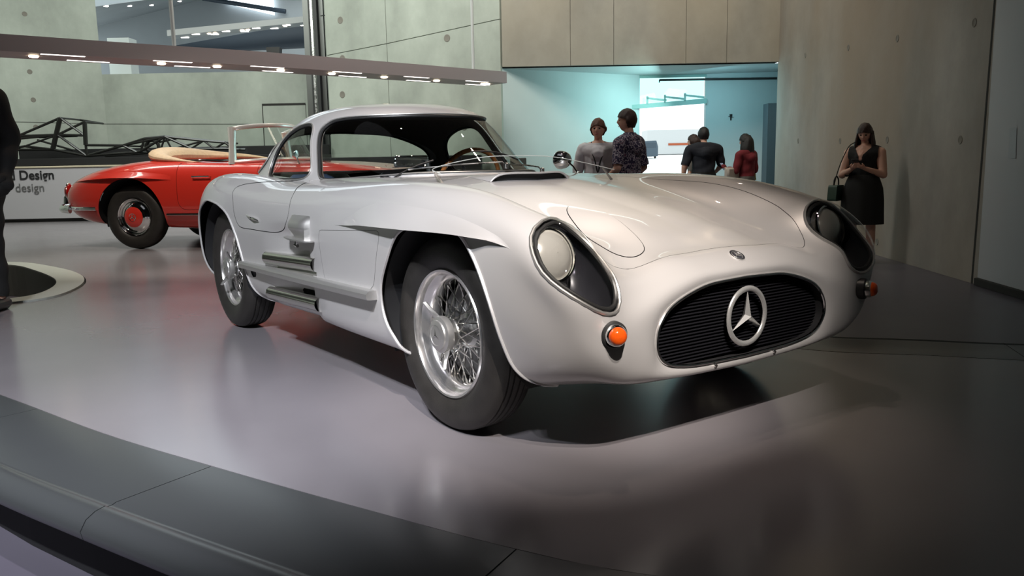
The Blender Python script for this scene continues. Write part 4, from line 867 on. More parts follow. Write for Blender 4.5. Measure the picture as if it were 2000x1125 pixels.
# ------------------------------------------------------------------ wire wheels
M['rim'] = mat('polished_rim', (.74, .72, .70), .2, .9)
M['spoke'] = mat('spoke_steel', (.80, .78, .74), .2, 1.)
M['drum'] = noisy(mat('brake_drum', (.10, .10, .10), .45, .6), 20, .3)
def wire_wheel(rt, wt):
    """axis along y, outer face to -y"""
    m = MB(); m.lathe([(.2235, -.066), (.220, -.0705), (.2135, -.069), (.2095, -.061), (.2085, -.044), (.200, -.036), (.1875, -.030), (.180, -.014), (.178, .012), (.186, .030), (.205, .038), (.209, .06), (.222, .066), (.225, .060), (.212, .040), (.196, .034), (.186, .012), (.188, -.012), (.196, -.028), (.212, -.04), (.215, -.058)], 'y', n=72, close=True)
    rim = m.build('wheel', M['rim'])
    k = rt/.34; prof = [(.212, -.058), (.226, -.066*wt), (.245, -.078*wt), (.272, -.0845*wt), (.300, -.083*wt), (.322, -.074*wt), (.3335, -.060*wt), (.338, -.046*wt)]
    tread = []
    for y in (-.033, -.012, .012, .033): tread += [(.3395, (y-.0045)*wt), (.335, (y-.003)*wt), (.335, (y+.003)*wt), (.3395, (y+.0045)*wt)]
    prof = prof+tread+[(r, -y) for r, y in prof[::-1]]
    prof = [((r if r < .23 else .212+(r-.212)*(rt-.212)/(.3395-.212)), y) for r, y in prof]
    m = MB(); m.lathe(prof, 'y', n=96, close=True); m.build('tyre', M['rubber'], rim, sharp=50)
    m = MB(); m.lathe([(.001, .02), (.155, .02), (.163, .028), (.165, .09), (.15, .10), (.001, .10)], 'y', n=40); m.build('brake_drum', M['drum'], rim)
    m = MB(); m.lathe([(.030, -.085), (.034, -.055), (.050, -.050), (.052, -.044), (.040, -.040), (.036, -.01), (.045, .015), (.062, .02), (.064, .028), (.03, .03)], 'y', n=40); m.build('hub', M['brushed'], rim)
    base = []
    for (rh, yh, rr_, yr, tw) in ((.048, -.046, .180, -.016, .62), (.048, -.046, .180, .004, -.62), (.060, .022, .182, -.010, .36), (.060, .022, .182, .012, -.36)):
        a = Vector((rh*math.cos(0), yh, rh*math.sin(0))); b = Vector((rr_*math.cos(tw), yr, rr_*math.sin(tw)))
        mm = MB().tube([a, b, b+(b-a).normalized()*.0001], [.0021, .0021, .0021], 5)
        mm.tube([b-(b-a).normalized()*.016, b+(b-a).normalized()*.003], .0036, 5)
        base.append(mm)
    for bi, mm in enumerate(base):
        first = None
        for q in range(14):
            if first is None: first = mm.build('spoke', M['spoke'], rim); so = first
            else: so = first.copy(); C.objects.link(so)
            so.rotation_euler = (0, 2*PI*(q+bi*.27)/14, 0)
    m = MB(); m.lathe([(.062, -.070), (.064, -.078), (.062, -.094), (.052, -.099), (.050, -.104), (.046, -.106), (.036, -.1085), (.034, -.1065), (.018, -.1085), (.001, -.109)], 'y', n=48); m.lathe([(.062, -.070), (.03, -.068)], 'y', n=48)
    cap = m.build('spinner', M['silver_matte'], rim)
    for a in (1.95, 1.95+PI):
        d = Vector((math.cos(a), 0, math.sin(a))); t = Vector((-math.sin(a), 0, math.cos(a))); V = []
        for rr_, hw, yo in ((.045, .020, -.076), (.07, .017, -.086), (.095, .012, -.100), (.122, .0075, -.112)):
            for sx, dy in ((-1, 0), (-.4, -.008), (.4, -.008), (1, 0), (.4, .008), (-.4, .008)): V.append(d*rr_+t*hw*sx+Vector((0, yo+dy, 0)))
        F = [(i*6+j, i*6+(j+1) % 6, (i+1)*6+(j+1) % 6, (i+1)*6+j) for i in range(3) for j in range(6)]+[tuple(range(18, 24)), (5, 4, 3, 2, 1, 0)]
        MB().add(V, F).build('spinner_ear', M['silver_matte'], rim, fix=True)
    # raised star on the cap
    m = MB()
    for k3 in range(3):
        a = PI/2+k3*2*PI/3; m.add([(.003*math.cos(a+PI/2), -.1105, .003*math.sin(a+PI/2)), (.024*math.cos(a), -.1092, .024*math.sin(a)), (.003*math.cos(a-PI/2), -.1105, .003*math.sin(a-PI/2)), (0, -.1115, 0)], [(0, 1, 3), (1, 2, 3)])
    m.build('cap_star', M['chrome'], rim, smooth=False)
    return rim
wf = wire_wheel(.336, 1.0); wf.parent = car; wf.location = (0, -.668, .336); wf.rotation_euler = (0, R_(-8), 0)
w2 = copy_tree(wf, car); w2.location = (0, .668, .336); w2.rotation_euler = (0, 0, PI)
wr = wire_wheel(.345, 1.08); wr.parent = car; wr.location = (-2.37, -.676, .345); wr.rotation_euler = (0, R_(55), 0)
w4 = copy_tree(wr, car); w4.location = (-2.37, .676, .345); w4.rotation_euler = (0, 0, PI)
# ------------------------------------------------------------------ grille, star, badge
R0 = G[0]; ring = np.vstack([R0, (R0[1:-1]*[1, -1, 1])[::-1]])
m = MB(); m.tube((ring+[.004, 0, 0])[::2], .0055, 8, closed=True); m.build('grille_trim', M['chrome'], car)
c0 = ring.mean(0); K = len(ring); rows = [ring+[-.002, 0, 0], c0+(ring-c0)*.985+[-.05, 0, 0], c0+(ring-c0)*.97+[-.22, 0, 0], c0+(ring-c0)*.02+[-.225, 0, 0]]
m = MB(); m.add(np.vstack(rows), grid_faces(4, K, True)); grl = m.build('grille', M['black'], car)
M['slat'] = mat('grille_slat', (.006, .006, .008), .6, 0, 0, .25)
zs = np.arange(.288, .522, .0105)
for z in zs:
    q = ring[(ring[:, 1] > 0)]; yw = 0
    for a, b in zip(q[:-1], q[1:]):
        if (a[2]-z)*(b[2]-z) <= 0 and a[2] != b[2]: yw = max(yw, a[1]+(b[1]-a[1])*(z-a[2])/(b[2]-a[2]))
    if yw > .05:
        m = MB(); w_ = yw*.985; m.add([(.648, -w_, z), (.648, w_, z), (.620, w_, z+.007), (.620, -w_, z+.007), (.648, -w_, z-.0016), (.648, w_, z-.0016), (.620, w_, z+.0054), (.620, -w_, z+.0054)], [(0, 1, 2, 3), (7, 6, 5, 4), (0, 4, 5, 1), (3, 2, 6, 7)]); m.build('slat', M['slat'], grl, smooth=False)
def star(R, rt_, depth, name, mt, parent, c, nrm, up=Vector((0, 0, 1)), flat=(1, 1)):
    """three-pointed star in a ring"""
    n = Vector(nrm).normalized(); x = up.cross(n).normalized(); u = n.cross(x)
    c = Vector(c); P = lambda a, r, h: c+x*(math.sin(a)*r)+u*(math.cos(a)*r)+n*h
    m = MB(); m.tube([P(a, R, 0) for a in np.linspace(0, 2*PI, 64, endpoint=False)], rt_, 10, closed=True, flat=flat)
    ro = m.build(name, mt, parent)
    V = [P(0, 0, depth), P(0, 0, -depth)]; F = []
    for k3 in range(3):
        a = k3*2*PI/3; i = len(V); V += [P(a, R-rt_*.5, 0), P(a+PI/3, R*.14, 0)]
    for k3 in range(3):
        t_, v1, v0 = 2+2*k3, 3+2*k3, 3+2*((k3-1) % 3)
        F += [(0, t_, v0), (0, v1, t_), (1, v0, t_), (1, t_, v1)]
    MB().add(V, F).build('star', mt, ro, smooth=False, fix=True)
    return ro
star(.0905, .0072, .017, 'grille_emblem', M['star'], car, (.672, 0, .402), (1, 0, .0), flat=(1.35, .9))
m = MB()
p, n_ = on_top(.622, 0.004, 0)
# hub mounts behind the star and three stays
for a in (0, 2*PI/3, -2*PI/3): m.tube([(.668, .084*math.sin(a), .402+.084*math.cos(a)), (.60, .07*math.sin(a), .402+.07*math.cos(a))], .004, 6)
m.build('emblem_stay', M['gasket'], grl)
def disc(name, mt, parent, c, n, r, h, seg=32, prof=None):
    Q = Vector(n).to_track_quat('Z', 'Y').to_matrix(); m = MB(); m.lathe(prof or [(r, -.004), (r, h*.6), (r*.9, h), (.0005, h)], n=seg); m.v = [tuple(Q @ Vector(v)+Vector(c)) for v in m.v]; return m.build(name, mt, parent)
M['badge'] = mat('badge_enamel', (.045, .045, .055), .2, .3, 1.)
bd = disc('hood_badge', M['badge'], car, p, n_, .0265, .003)
disc('badge_ring', M['chrome'], bd, p, n_, 0, 0, prof=[(.0268, 0), (.0268, .0042), (.0245, .0045), (.0242, .002)])
sb_ = star(.0195, .0008, .003, 'badge_star', M['silver_matte'], bd, p+n_*.0035, n_, Vector((-.4, 0, .9)))
# ------------------------------------------------------------------ amber lamps
M['amber'] = mat('amber_lens', (.68, .085, .006), .12, 0, 1.)
M['amber'].node_tree.nodes['Principled BSDF'].inputs['Subsurface Weight'].default_value = .15
for s in (-1, 1):
    c = Vector((.707, s*.615, .431)); n = Vector((.93, s*.34, .02)).normalized()
    b = disc('turn_signal', M['gasket'], car, c, n, 0, 0, prof=[(.0385, -.02), (.0385, .004), (.035, .008), (.028, .009)])
    disc('lamp_bezel', M['chrome'], b, c, n, 0, 0, prof=[(.031, .006), (.0315, .012), (.0300, .022), (.0265, .026), (.025, .022)])
    disc('amber_lens', M['amber'], b, c, n, 0, 0, prof=[(.026, .018), (.0262, .028), (.024, .036), (.019, .042), (.011, .0455), (.0003, .0465)])
# ------------------------------------------------------------------ exhausts, rail, blister, scoop, mirrors, deflector
def pipe(zc, x0, x1, y, r, fl, name='exhaust_pipe', dz=.02):
    m = MB(); n = 26; prof = [(x1, r), (x0+.012, r), (x0+.002, r*1.03), (x0, r*.98), (x0+.001, r*.86), (x0+.08, r*.84), (x0+.085, .001)]
    V = []
    for x, rr in prof:
        t = (x-x0)/(x1-x0)
        for k in range(n):
            a = 2*PI*k/n; V.append((x, y+rr*math.cos(a)*fl[0], zc+dz*t+rr*math.sin(a)*fl[1]))
    m.add(V, grid_faces(len(prof), n, True)); return m.build(name, M['chrome_worn'], car, fix=True)
M['chrome_worn'] = mat('exhaust_chrome', (.85, .83, .80), .13, 1.)
pipe(.476, -1.548, -.93, -.806, .032, (1.0, 1.0))
pipe(.437, -1.42, -.93, -.792, .022, (1.0, .9))
pipe(.303, -1.55, -.93, -.798, .032, (1.0, 1.0))
pipe(.285, -1.36, -.93, -.770, .024, (1.0, .9))
m = MB(); pts = [(x, -.835-.006*math.sin((x+1.9)/1.52*PI), .413+(x+1.905)*.0125) for x in np.linspace(-1.905, -.372, 14)]
prof = [(.0, -.017), (-.012, -.015), (-.015, -.009), (-.015, .006), (-.006, .016), (.0, .018), (.035, .018), (.035, -.017)]
V = []
for x, y, z in pts:
    for dy, dz in prof: V.append((x, y+dy, z+dz))
m.add(V, grid_faces(14, 8, True)); m.add(V[:8], [tuple(range(8))]); m.add(V[-8:], [tuple(range(7, -1, -1))])
m.build('side_rail', M['silver_matte'], car, fix=True, sharp=30)
# cast blister with a flat ledge and a catch
m = MB(); NXB, NZB = 18, 14; V = []
for i in range(NXB):
    for j in range(NZB):
        u, q = i/(NXB-1), j/(NZB-1); x = -1.185+.225*u; z = .597+.105*q
        e = (1-abs(2*u-1)**5)*(1-max(0, q-.0)**4)
        p, n = on_side(x, z); V.append((x, p.y-(.038+.012*u)*max(e, 0)+.002, z))
m.add(V, grid_faces(NXB, NZB)); bl = m.build('side_blister', M['silver_matte'], car, fix=True)
m = MB(); m.prism(round_poly([(-1.27, -.80), (-1.235, -.838), (-1.12, -.862), (-.925, -.868), (-.90, -.845), (-.93, -.79)], .012), .594, .600); m.build('ledge', M['silver_matte'], bl, sharp=30)
m = MB(); m.tube([(-1.115, -.80, .592), (-1.115, -.822, .585), (-1.115, -.825, .566)], .009, 8); m.tube([(-1.13, -.825, .568), (-1.10, -.825, .566)], .008, 8); m.build('catch', M['chrome'], bl)
# door lever
m = MB(); a, _ = on_side(-1.77, .674, off=.004); b, _ = on_side(-1.655, .660, off=.010); c, _ = on_side(-1.60, .652, off=.004)
m.tube([a, a.lerp(b, .5)+Vector((0, -.004, 0)), b, c], [.003, .005, .010, .004], 8, flat=(.8, 1)); m.build('door_handle', M['chrome'], car)
# intake scoop on the hood
m = MB(); V = []; A_, B_ = 14, 30
for i in range(A_):
    u = i/(A_-1); x0 = -.415-.20*u
    for j in range(B_):
        t = 2*j/(B_-1)-1; y = -.035+.205*t; e = (1-abs(t)**8)*(.030*(1-u)**1.2+.001); x = x0-.025*t*t*(1-u)
        p, n = on_top(x, y); V.append((x, y, p.z+e+.001))
m.add(V, grid_faces(A_, B_)); lip = [V[j] for j in range(B_)]
sc = m.build('hood_scoop', SIL, car, fix=True)
MB().tube(lip, .0042, 8).build('scoop_lip', SIL, sc)
m = MB(); W = []
for (x, y, z) in lip: p, n = on_top(x-.018, y); W += [(x-.016, y, p.z+.001), (x-.016, y, z-.001)]
m.add(W, [(2*j, 2*j+2, 2*j+3, 2*j+1) for j in range(B_-1)]); m.build('scoop_mouth', M['black'], sc)
# perspex deflector
base = cr_open([(-.40, -.50), (-.52, -.44), (-.60, -.30), (-.645, -.1), (-.65, .05), (-.61, .25), (-.53, .38), (-.42, .45)], 5)
top = cr_open([(-.47, -.46, .872), (-.60, -.42, .888), (-.66, -.29, .912), (-.695, -.1, .936), (-.70, .05, .940), (-.67, .26, .934), (-.60, .42, .900), (-.50, .50, .868)], 5)
V = [];
for (x, y), t in zip(base, top):
    p, n = on_top(x, y, .002); p2 = Vector(t); V += [p.lerp(p2, k/4) for k in range(5)]
m = MB(); m.add(V, grid_faces(len(base), 5)); df = m.build('wind_deflector', M['perspex'], car)
M['edge'] = mat('perspex_edge', (.75, .78, .74), .25, 0, trans=.3)
MB().tube([Vector(t) for t in top], .0018, 5).build('deflector_edge', M['edge'], df)
for (x, y) in ((-.46, -.455), (-.46, .445)):
    p, n = on_top(x, y, .002); MB().tube([p, p+Vector((-.035, 0, .03)), p+Vector((-.06, 0, .052))], [.006, .004, .003], 6, flat=(.5, 1.6)).build('deflector_bracket', M['silver_matte'], df)
# fender mirror
p, n = on_top(-.905, .62)
m = MB(); m.tube([p, p+Vector((-.035, 0, .035)), p+Vector((-.11, 0, .078))], [.007, .005, .006], 8); m.lathe([(.016, -.004), (.016, .004), (.001, .008)], o=p+n*.003, n=16)
mo = m.build('fender_mirror', M['chrome'], car)
m = MB(); Q = Vector((1, .05, .02)).to_track_quat('Z', 'Y').to_matrix(); m.lathe([(.0005, .052), (.017, .048), (.034, .036), (.045, .014), (.049, -.008), (.049, -.02), (.045, -.026), (.0005, -.026)], n=32)
m.v = [tuple(Q @ Vector(v)+Vector((-1.03, .62, .920))) for v in m.v]; m.build('mirror_head', M['chrome'], mo)
for y in (-.15, .146):
    c = Vector((.672, y, .262)); disc('bolt', M['chrome'], car, c, (1, 0, -.25), .006, .006, 12)
# ------------------------------------------------------------------ the red convertible (only its right flank and top are in view)
RB = []
def rr_(x, t, sh, cr, mx, lo, bt):
    """ring: centre-top height t, shoulder (y,z), crease (y,z), widest (y,z), lower (y,z), bottom (y,z)"""
    RB.append([(x, 0, t), (x, sh[0]*.45, t-.004), (x, sh[0]*.80, (t+sh[1])/2+.004), (x, *sh), (x, *cr), (x, *mx), (x, *lo), (x, *bt), (x, bt[0]*.7, bt[1]-.03), (x, 0, bt[1]-.03)])
rr_(-1.13, .60, (.10, .595), (.14, .58), (.16, .56), (.14, .54), (.10, .53))
rr_(-1.10, .66, (.36, .65), (.46, .62), (.50, .56), (.46, .50), (.36, .46))
rr_(-1.0, .735, (.50, .72), (.62, .67), (.67, .58), (.64, .46), (.55, .39))
rr_(-.8, .815, (.56, .805), (.72, .745), (.775, .61), (.75, .43), (.66, .33))
rr_(-.45, .895, (.60, .89), (.78, .82), (.84, .65), (.82, .42), (.74, .29))
rr_(0, .95, (.62, .945), (.80, .865), (.865, .67), (.85, .42), (.77, .27))
rr_(.45, .965, (.63, .96), (.795, .88), (.86, .68), (.85, .42), (.77, .26))
rr_(.95, .945, (.66, .93), (.79, .865), (.85, .67), (.845, .42), (.77, .25))
rr_(1.4, .935, (.67, .915), (.79, .855), (.85, .66), (.845, .42), (.77, .25))
rr_(1.9, .93, (.66, .905), (.79, .845), (.855, .66), (.85, .42), (.77, .25))
rr_(2.4, .90, (.66, .885), (.79, .82), (.86, .65), (.85, .42), (.77, .26))
rr_(2.85, .84, (.64, .825), (.77, .76), (.83, .62), (.81, .43), (.74, .29))
rr_(3.2, .73, (.60, .72), (.71, .66), (.76, .56), (.74, .43), (.66, .32))
rr_(3.38, .60, (.46, .59), (.56, .56), (.60, .50), (.58, .42), (.5, .36))
rr_(3.43, .50, (.12, .495), (.15, .49), (.16, .48), (.14, .46), (.10, .44))
RB = [[((p[0]*.90 if p[0] < 0 else p[0]), p[1], p[2]) for p in r] for r in RB]
NU2, NV2 = 190, 70
G2 = tensor(RB, NU2, NV2); G2[:, 0, 1] = 0; G2[:, -1, 1] = 0
B2 = mirror_close(G2); V2 = B2.reshape(-1, 3); F2 = [tuple(f) for f in grid_faces(NU2, B2.shape[1], True)]
T2 = BVHTree.FromPolygons([Vector(v) for v in V2], F2)
def side2(x, z, s=-1):
    for q in range(30):
        h = T2.ray_cast(Vector((x, s*2, z-.006*q)), Vector((0, -s, 0)))
        if h[0]: break
    return (h[0], h[1]*(1 if h[1].y*s > 0 else -1)) if h[0] else (Vector((x, s*.8, z)), Vector((0, s, 0)))
RH = R_(44); cR, sR = math.cos(RH), math.sin(RH)
O2 = Vector((-7.9, -.19, 0))-Vector((cR*0-sR*(-.80), sR*0+cR*(-.80), 0))
rc = thing('red_convertible', 'red open convertible with chrome hubcaps and beige folded hood cover', 'car', O2, RH); rc.scale = (1.05, 1.05, 1.06)
A1 = cr_closed([(.41*math.cos(a), .36+.415*math.sin(a)) for a in np.linspace(-.6, PI+.6, 14)]+[(0, -.1)], 4)
fa1 = lambda P: np.where(np.abs(P[:, 1]) > .6, np.minimum(sdpoly(P[:, [0, 2]], A1), sdpoly(P[:, [0, 2]]-np.array([2.4, 0]), A1)), 9.)
CK = cr_closed([(.30, 0), (.38, .38), (.66, .58), (1.25, .60), (1.52, .45), (1.60, 0), (1.52, -.45), (1.25, -.60), (.66, -.58), (.38, -.38)], 5)
v, f = V2, F2
_, (v, f) = clip(v, f, fa1); _, (v, f) = clip(v, f, lambda P: np.where(P[:, 2] > .7, sdpoly(P[:, :2], CK), 9.))
DR = round_poly([(.58, .93), (.60, .43), (1.50, .43), (1.52, .93)], [.02, .10, .08, .02])
dr, (v, f) = gap(v, f, lambda P: np.where((P[:, 1] < -.3), sdpoly(P[:, [0, 2]], DR), 9.))if False else gap(v, f, lambda P: np.where((P[:, 1] < -.3), sdpoly(P[:, [0, 2]], DR), 9.), .002)
def fixn(o):
    bm_ = bmesh.new(); bm_.from_mesh(o.data); bmesh.ops.recalc_face_normals(bm_, faces=bm_.faces); bm_.to_mesh(o.data); bm_.free(); return o
if vnormals(V2, F2)[np.argmax(V2[:, 2])][2] < 0: f = [q[::-1] for q in f]; dr = (dr[0], [q[::-1] for q in dr[1]])
mesh_obj('body', v, f, M['red'], rc, 50); mesh_obj('door', dr[0], dr[1], M['red'], rc, 50)
m = MB(); lv2, lf2 = V2-vnormals(V2, F2)*(.012 if vnormals(V2, F2)[np.argmax(V2[:, 2])][2] > 0 else -.012), F2
_, (lv2, lf2) = clip(lv2, lf2, fa1); _, (lv2, lf2) = clip(lv2, lf2, lambda P: np.where(P[:, 2] > .7, sdpoly(P[:, :2], CK), 9.))
mesh_obj('inner_skin', lv2, lf2, M['black'], rc)
def flare2(x0, x1, z0, hgt, out, s=-1):
    rows = []; n = 26
    for i in range(n):
        t = i/(n-1); x = x0+(x1-x0)*t; b = out*math.sin(PI*min(1, max(0, t)))**1.1; r = []
        z = z0+.045*math.sin(PI*t*.9)
        for k in range(10):
            q = 1-k/9; p, nn_ = side2(x, z+hgt*q, s); r.append(p+Vector((0, s*b*(1-q)**2*(1+.8*q), 0))+nn_*(.002-.004*q))
        for q in (.4, 1.): p, nn_ = side2(x, z-.01, s); e = r[9]; r.append(e.lerp(p+Vector((0, -s*.01, 0)), q))
        rows.append(r)
    V = [a for r in rows for a in r]; F = [tuple(q) for q in grid_faces(n, 12)]
    return MB().add(V, F).build('wheel_flare', M['red'], rc, sharp=50, fix=False)
flare2(-.80, .52, .735, .075, .05); flare2(1.85, 3.0, .765, .07, .05)
flare2(-.80, .52, .735, .075, .05, 1)
for x0 in (0, 2.4):
    for s in (1, -1):
        m = MB(); m.lathe([(.41, s*.74), (.41, s*.38), (.02, s*.37)], 'y', (x0, 0, .36), 32); vv, ff = np.array(m.v), m.f; vv[:, 1] = [(s*(abs(side2(q[0], max(q[2], .28), s)[0].y)-.012) if abs(q[1]) > .7 else q[1]) for q in vv]; _, (vv, ff) = clip(vv, ff, lambda P: P[:, 2]-.24); mesh_obj('wheel_well', vv, ff, M['black'], rc)
def steel_wheel():
    m = MB(); m.lathe([(.205, -.070), (.2, -.078), (.192, -.073), (.186, -.055), (.175, -.045), (.165, -.048), (.15, -.062), (.128, -.074), (.105, -.085), (.085, -.094), (.06, -.100), (.03, -.104), (.001, -.105)], 'y', n=48)
    hub = m.build('wheel', M['chrome'])
    m = MB(); m.lathe([(.112, -.086), (.09, -.0965), (.06, -.1035), (.03, -.1075), (.001, -.1085)], 'y', n=40); m.build('hub_disc', M['red'], hub)
    m = MB(); m.tube([(.04*math.cos(a), -.108, .04*math.sin(a)) for a in np.linspace(0, 2*PI, 24, endpoint=False)], .003, 5, closed=True)
    for k3 in range(3): a = PI/2+k3*2*PI/3; m.tube([(0, -.110, 0), (.038*math.cos(a), -.108, .038*math.sin(a))], [.005, .002], 5)
    m.build('cap_star', M['chrome'], hub)
    prof = [(.195, -.05), (.207, -.066), (.235, -.085), (.27, -.092), (.305, -.088), (.335, -.072), (.348, -.05), (.352, -.02)]
    m = MB(); m.lathe(prof+[(r, -y) for r, y in prof[::-1]], 'y', n=64, close=True); m.build('tyre', M['rubber'], hub)
    return hub
h1 = steel_wheel(); h1.parent = rc; h1.location = (0, -.71, .352)
for x, y in ((2.4, -.71), (0, .71), (2.4, .71)):
    h = copy_tree(h1, rc); h.location = (x, y, .352)
    if y > 0: h.rotation_euler = (0, 0, PI)
# chrome: sill strip, rear bumper with overriders, tail lamp, windscreen frame, handle, mirror
def strip2(x0, x1, z, r=.013, name='chrome_strip'):
    P = []
    for x in np.linspace(x0, x1, 14): p, n = side2(x, z); P.append(p+n*.006)
    MB().tube(P, r, 6, flat=(1, .6)).build(name, M['chrome'], rc)
strip2(.44, 1.95, .385); strip2(-.84, -.43, .45, .02)
for sg in (-1, 1):
    P = cr_open([(-.78, sg*.80, .44), (-.93, sg*.74, .445), (-1.04, sg*.55, .45), (-1.08, sg*.25, .45)], 5)
    MB().tube([Vector(q) for q in P], .042, 10, flat=(1, .6)).build('bumper', M['chrome'], rc)
    m = MB(); m.tube([(-1.09, sg*.42, .38), (-1.12, sg*.42, .45), (-1.11, sg*.42, .56), (-1.06, sg*.42, .62)], [.02, .035, .03, .018], 8, flat=(1.3, 1)); m.build('overrider', M['chrome'], rc)
    m = MB(); m.lathe([(.001, .0), (.055, .0), (.06, .02), (.045, .05), (.001, .06)], 'x', n=20); m.v = [(-x-.945, y*.8+sg*.56, z*1.5+.63) for x, y, z in m.v]; t = m.build('tail_lamp', mat('tail_red', (.4, .01, .01), .2, 0, 1.), rc, fix=True)
    m = MB(); m.tube([(-.96, sg*.56+.052*math.cos(a), .63+.098*math.sin(a)) for a in np.linspace(0, 2*PI, 24, endpoint=False)], .008, 6, closed=True); m.build('lamp_rim', M['chrome'], t)
bs = cr_open([(1.18, -.70, .925), (1.36, -.66, .935), (1.56, -.50, .945), (1.68, -.25, .952), (1.72, 0, .955), (1.68, .25, .952), (1.56, .50, .945), (1.36, .66, .935), (1.18, .70, .925)], 4)
tp = cr_open([(1.16, -.63, 1.275), (1.26, -.58, 1.295), (1.40, -.42, 1.315), (1.48, -.21, 1.325), (1.50, 0, 1.328), (1.48, .21, 1.325), (1.40, .42, 1.315), (1.26, .58, 1.295), (1.16, .63, 1.275)], 4)
fr2 = MB().tube([Vector(q) for q in tp], .024, 8, flat=(1, .8)).build('windscreen_frame', M['chrome2'], rc)
MB().tube([Vector(q) for q in bs], .022, 8).build('frame_base', M['chrome2'], fr2)
for k in (0, -1): MB().tube([Vector(bs[k])-Vector((0, 0, .03)), Vector(bs[k]).lerp(Vector(tp[k]), .5), Vector(tp[k])+Vector((0, 0, .012))], [.042, .034, .044], 8, flat=(1, 1.4)).build('frame_post', M['chrome2'], fr2)
m = MB(); V = [];
for a, b in zip(bs, tp): V += [Vector(a), Vector(a).lerp(Vector(b), .5), Vector(b)]
m.add(V, grid_faces(len(bs), 3)); m.build('windscreen', M['glass'], fr2)
M['beige'] = noisy(mat('beige_leather', (.62, .46, .30), .5), 30, .1, .1)
m = MB(); P = cr_open([(.80, -.66, .925), (.52, -.66, .955), (.26, -.58, .985), (.10, -.33, 1.02), (.06, 0, 1.035), (.10, .33, 1.03), (.28, .58, 1.02), (.70, .655, 1.0), (1.15, .655, .94)], 5)
n = len(P); rr3 = [.155*max(.15, math.sin(PI*i/(n-1))**1.4) for i in range(n)]; m.tube([Vector(q) for q in P], rr3, 14, flat=(.55, 1.0)); m.build('hood_cover', M['beige'], rc)
m = MB(); P2_ = [Vector((a*1.0+(-.03 if a < .9 else 0), b*1.12, .952 if a < 1 else .94)) for a, b in CK]; m.tube(P2_, .012, 6, closed=True); m.build('cockpit_trim', M['chrome'], rc)
m = MB(); k = len(CK); m.add([(a, b, .93) for a, b in CK]+[(a, b, .45) for a, b in CK], [(i, (i+1) % k, k+(i+1) % k, k+i) for i in range(k)]+[tuple(range(k, 2*k))]); m.build('cockpit', M['black'], rc)
for y in (-.3, .3): m = MB(); m.bbox((.78, y, .70), (.16, .44, .46), .06, Matrix.Rotation(R_(-12), 3, 'Y')); m.bbox((1.05, y, .52), (.46, .44, .14), .04); m.build('seat', M['beige'], rc, fix=True)
a, n_ = side2(.78, .775); b, _ = side2(.98, .775); MB().tube([a+n_*.004, a+n_*.03, b+n_*.03, b+n_*.004], .009, 6).build('door_handle', M['chrome'], rc)
m = MB(); m.tube([(1.95, -.70, .88), (1.93, -.72, .96)], .008, 6); m.lathe([(.001, -.03), (.03, -.028), (.045, 0), (.045, .012), (.001, .016)], 'x', (1.92, -.72, .99), 16); m.build('fender_mirror', M['chrome'], rc)
m = MB(); m.tube([(1.22+.0, .36+.19*math.cos(a), .93+.17*math.sin(a)) for a in np.linspace(0, 2*PI, 30, endpoint=False)], .012, 8, closed=True); m.build('steering_wheel', M['beige'], rc)
# ------------------------------------------------------------------ visitors
def skin_mesh(pts, edges, rad, sub=1):
    """limbs as tapered round-ended bars, later fused into one continuous surface"""
    P = np.array(pts, float); Rr = [np.array(r if hasattr(r, '__len__') else (r, r), float) for r in rad]; Vs, Fs, k = [], [], 0
    for a, b in edges:
        d = P[b]-P[a]; L = np.linalg.norm(d); d /= L; e1 = np.array([1., 0, 0]) if abs(d[2]) > .5 else np.array([0, 0, 1.]); e1 = e1-d*(e1@d); e1 /= np.linalg.norm(e1); e2 = np.cross(d, e1)
        rows = []; n = 14
        for q in np.linspace(-PI/2, 0, 5): rows.append((P[a]+d*math.sin(q)*Rr[a].min(), Rr[a]*max(math.cos(q), .03)))
        for q in np.linspace(0, PI/2, 5): rows.append((P[b]+d*math.sin(q)*Rr[b].min(), Rr[b]*max(math.cos(q), .03)))
        V = [c+e1*r[0]*math.cos(2*PI*j/n)+e2*r[1]*math.sin(2*PI*j/n) for c, r in rows for j in range(n)]
        F = [tuple(f) for f in grid_faces(len(rows), n, True)]+[tuple(range(n-1, -1, -1)), tuple(range((len(rows)-1)*n, len(rows)*n))]
        F = [f[::-1] for f in F]
        Vs.append(np.array(V)); Fs += [tuple(int(i)+k for i in f) for f in F]; k += len(V)
    return np.vstack(Vs), Fs
def remesh(V, F, vox, it=4):
    me = bpy.data.meshes.new('tmp'); me.from_pydata([tuple(v) for v in V], [], F); o = bpy.data.objects.new('tmp', me); C.objects.link(o)
    md = o.modifiers.new('r', 'REMESH'); md.mode = 'VOXEL'; md.voxel_size = vox; md2 = o.modifiers.new('s', 'SMOOTH'); md2.factor = .5; md2.iterations = it
    r = bpy.data.meshes.new_from_object(o.evaluated_get(bpy.context.evaluated_depsgraph_get())); V = np.array([v.co[:] for v in r.vertices]); F = [tuple(p.vertices) for p in r.polygons]
    bpy.data.objects.remove(o); return V, F
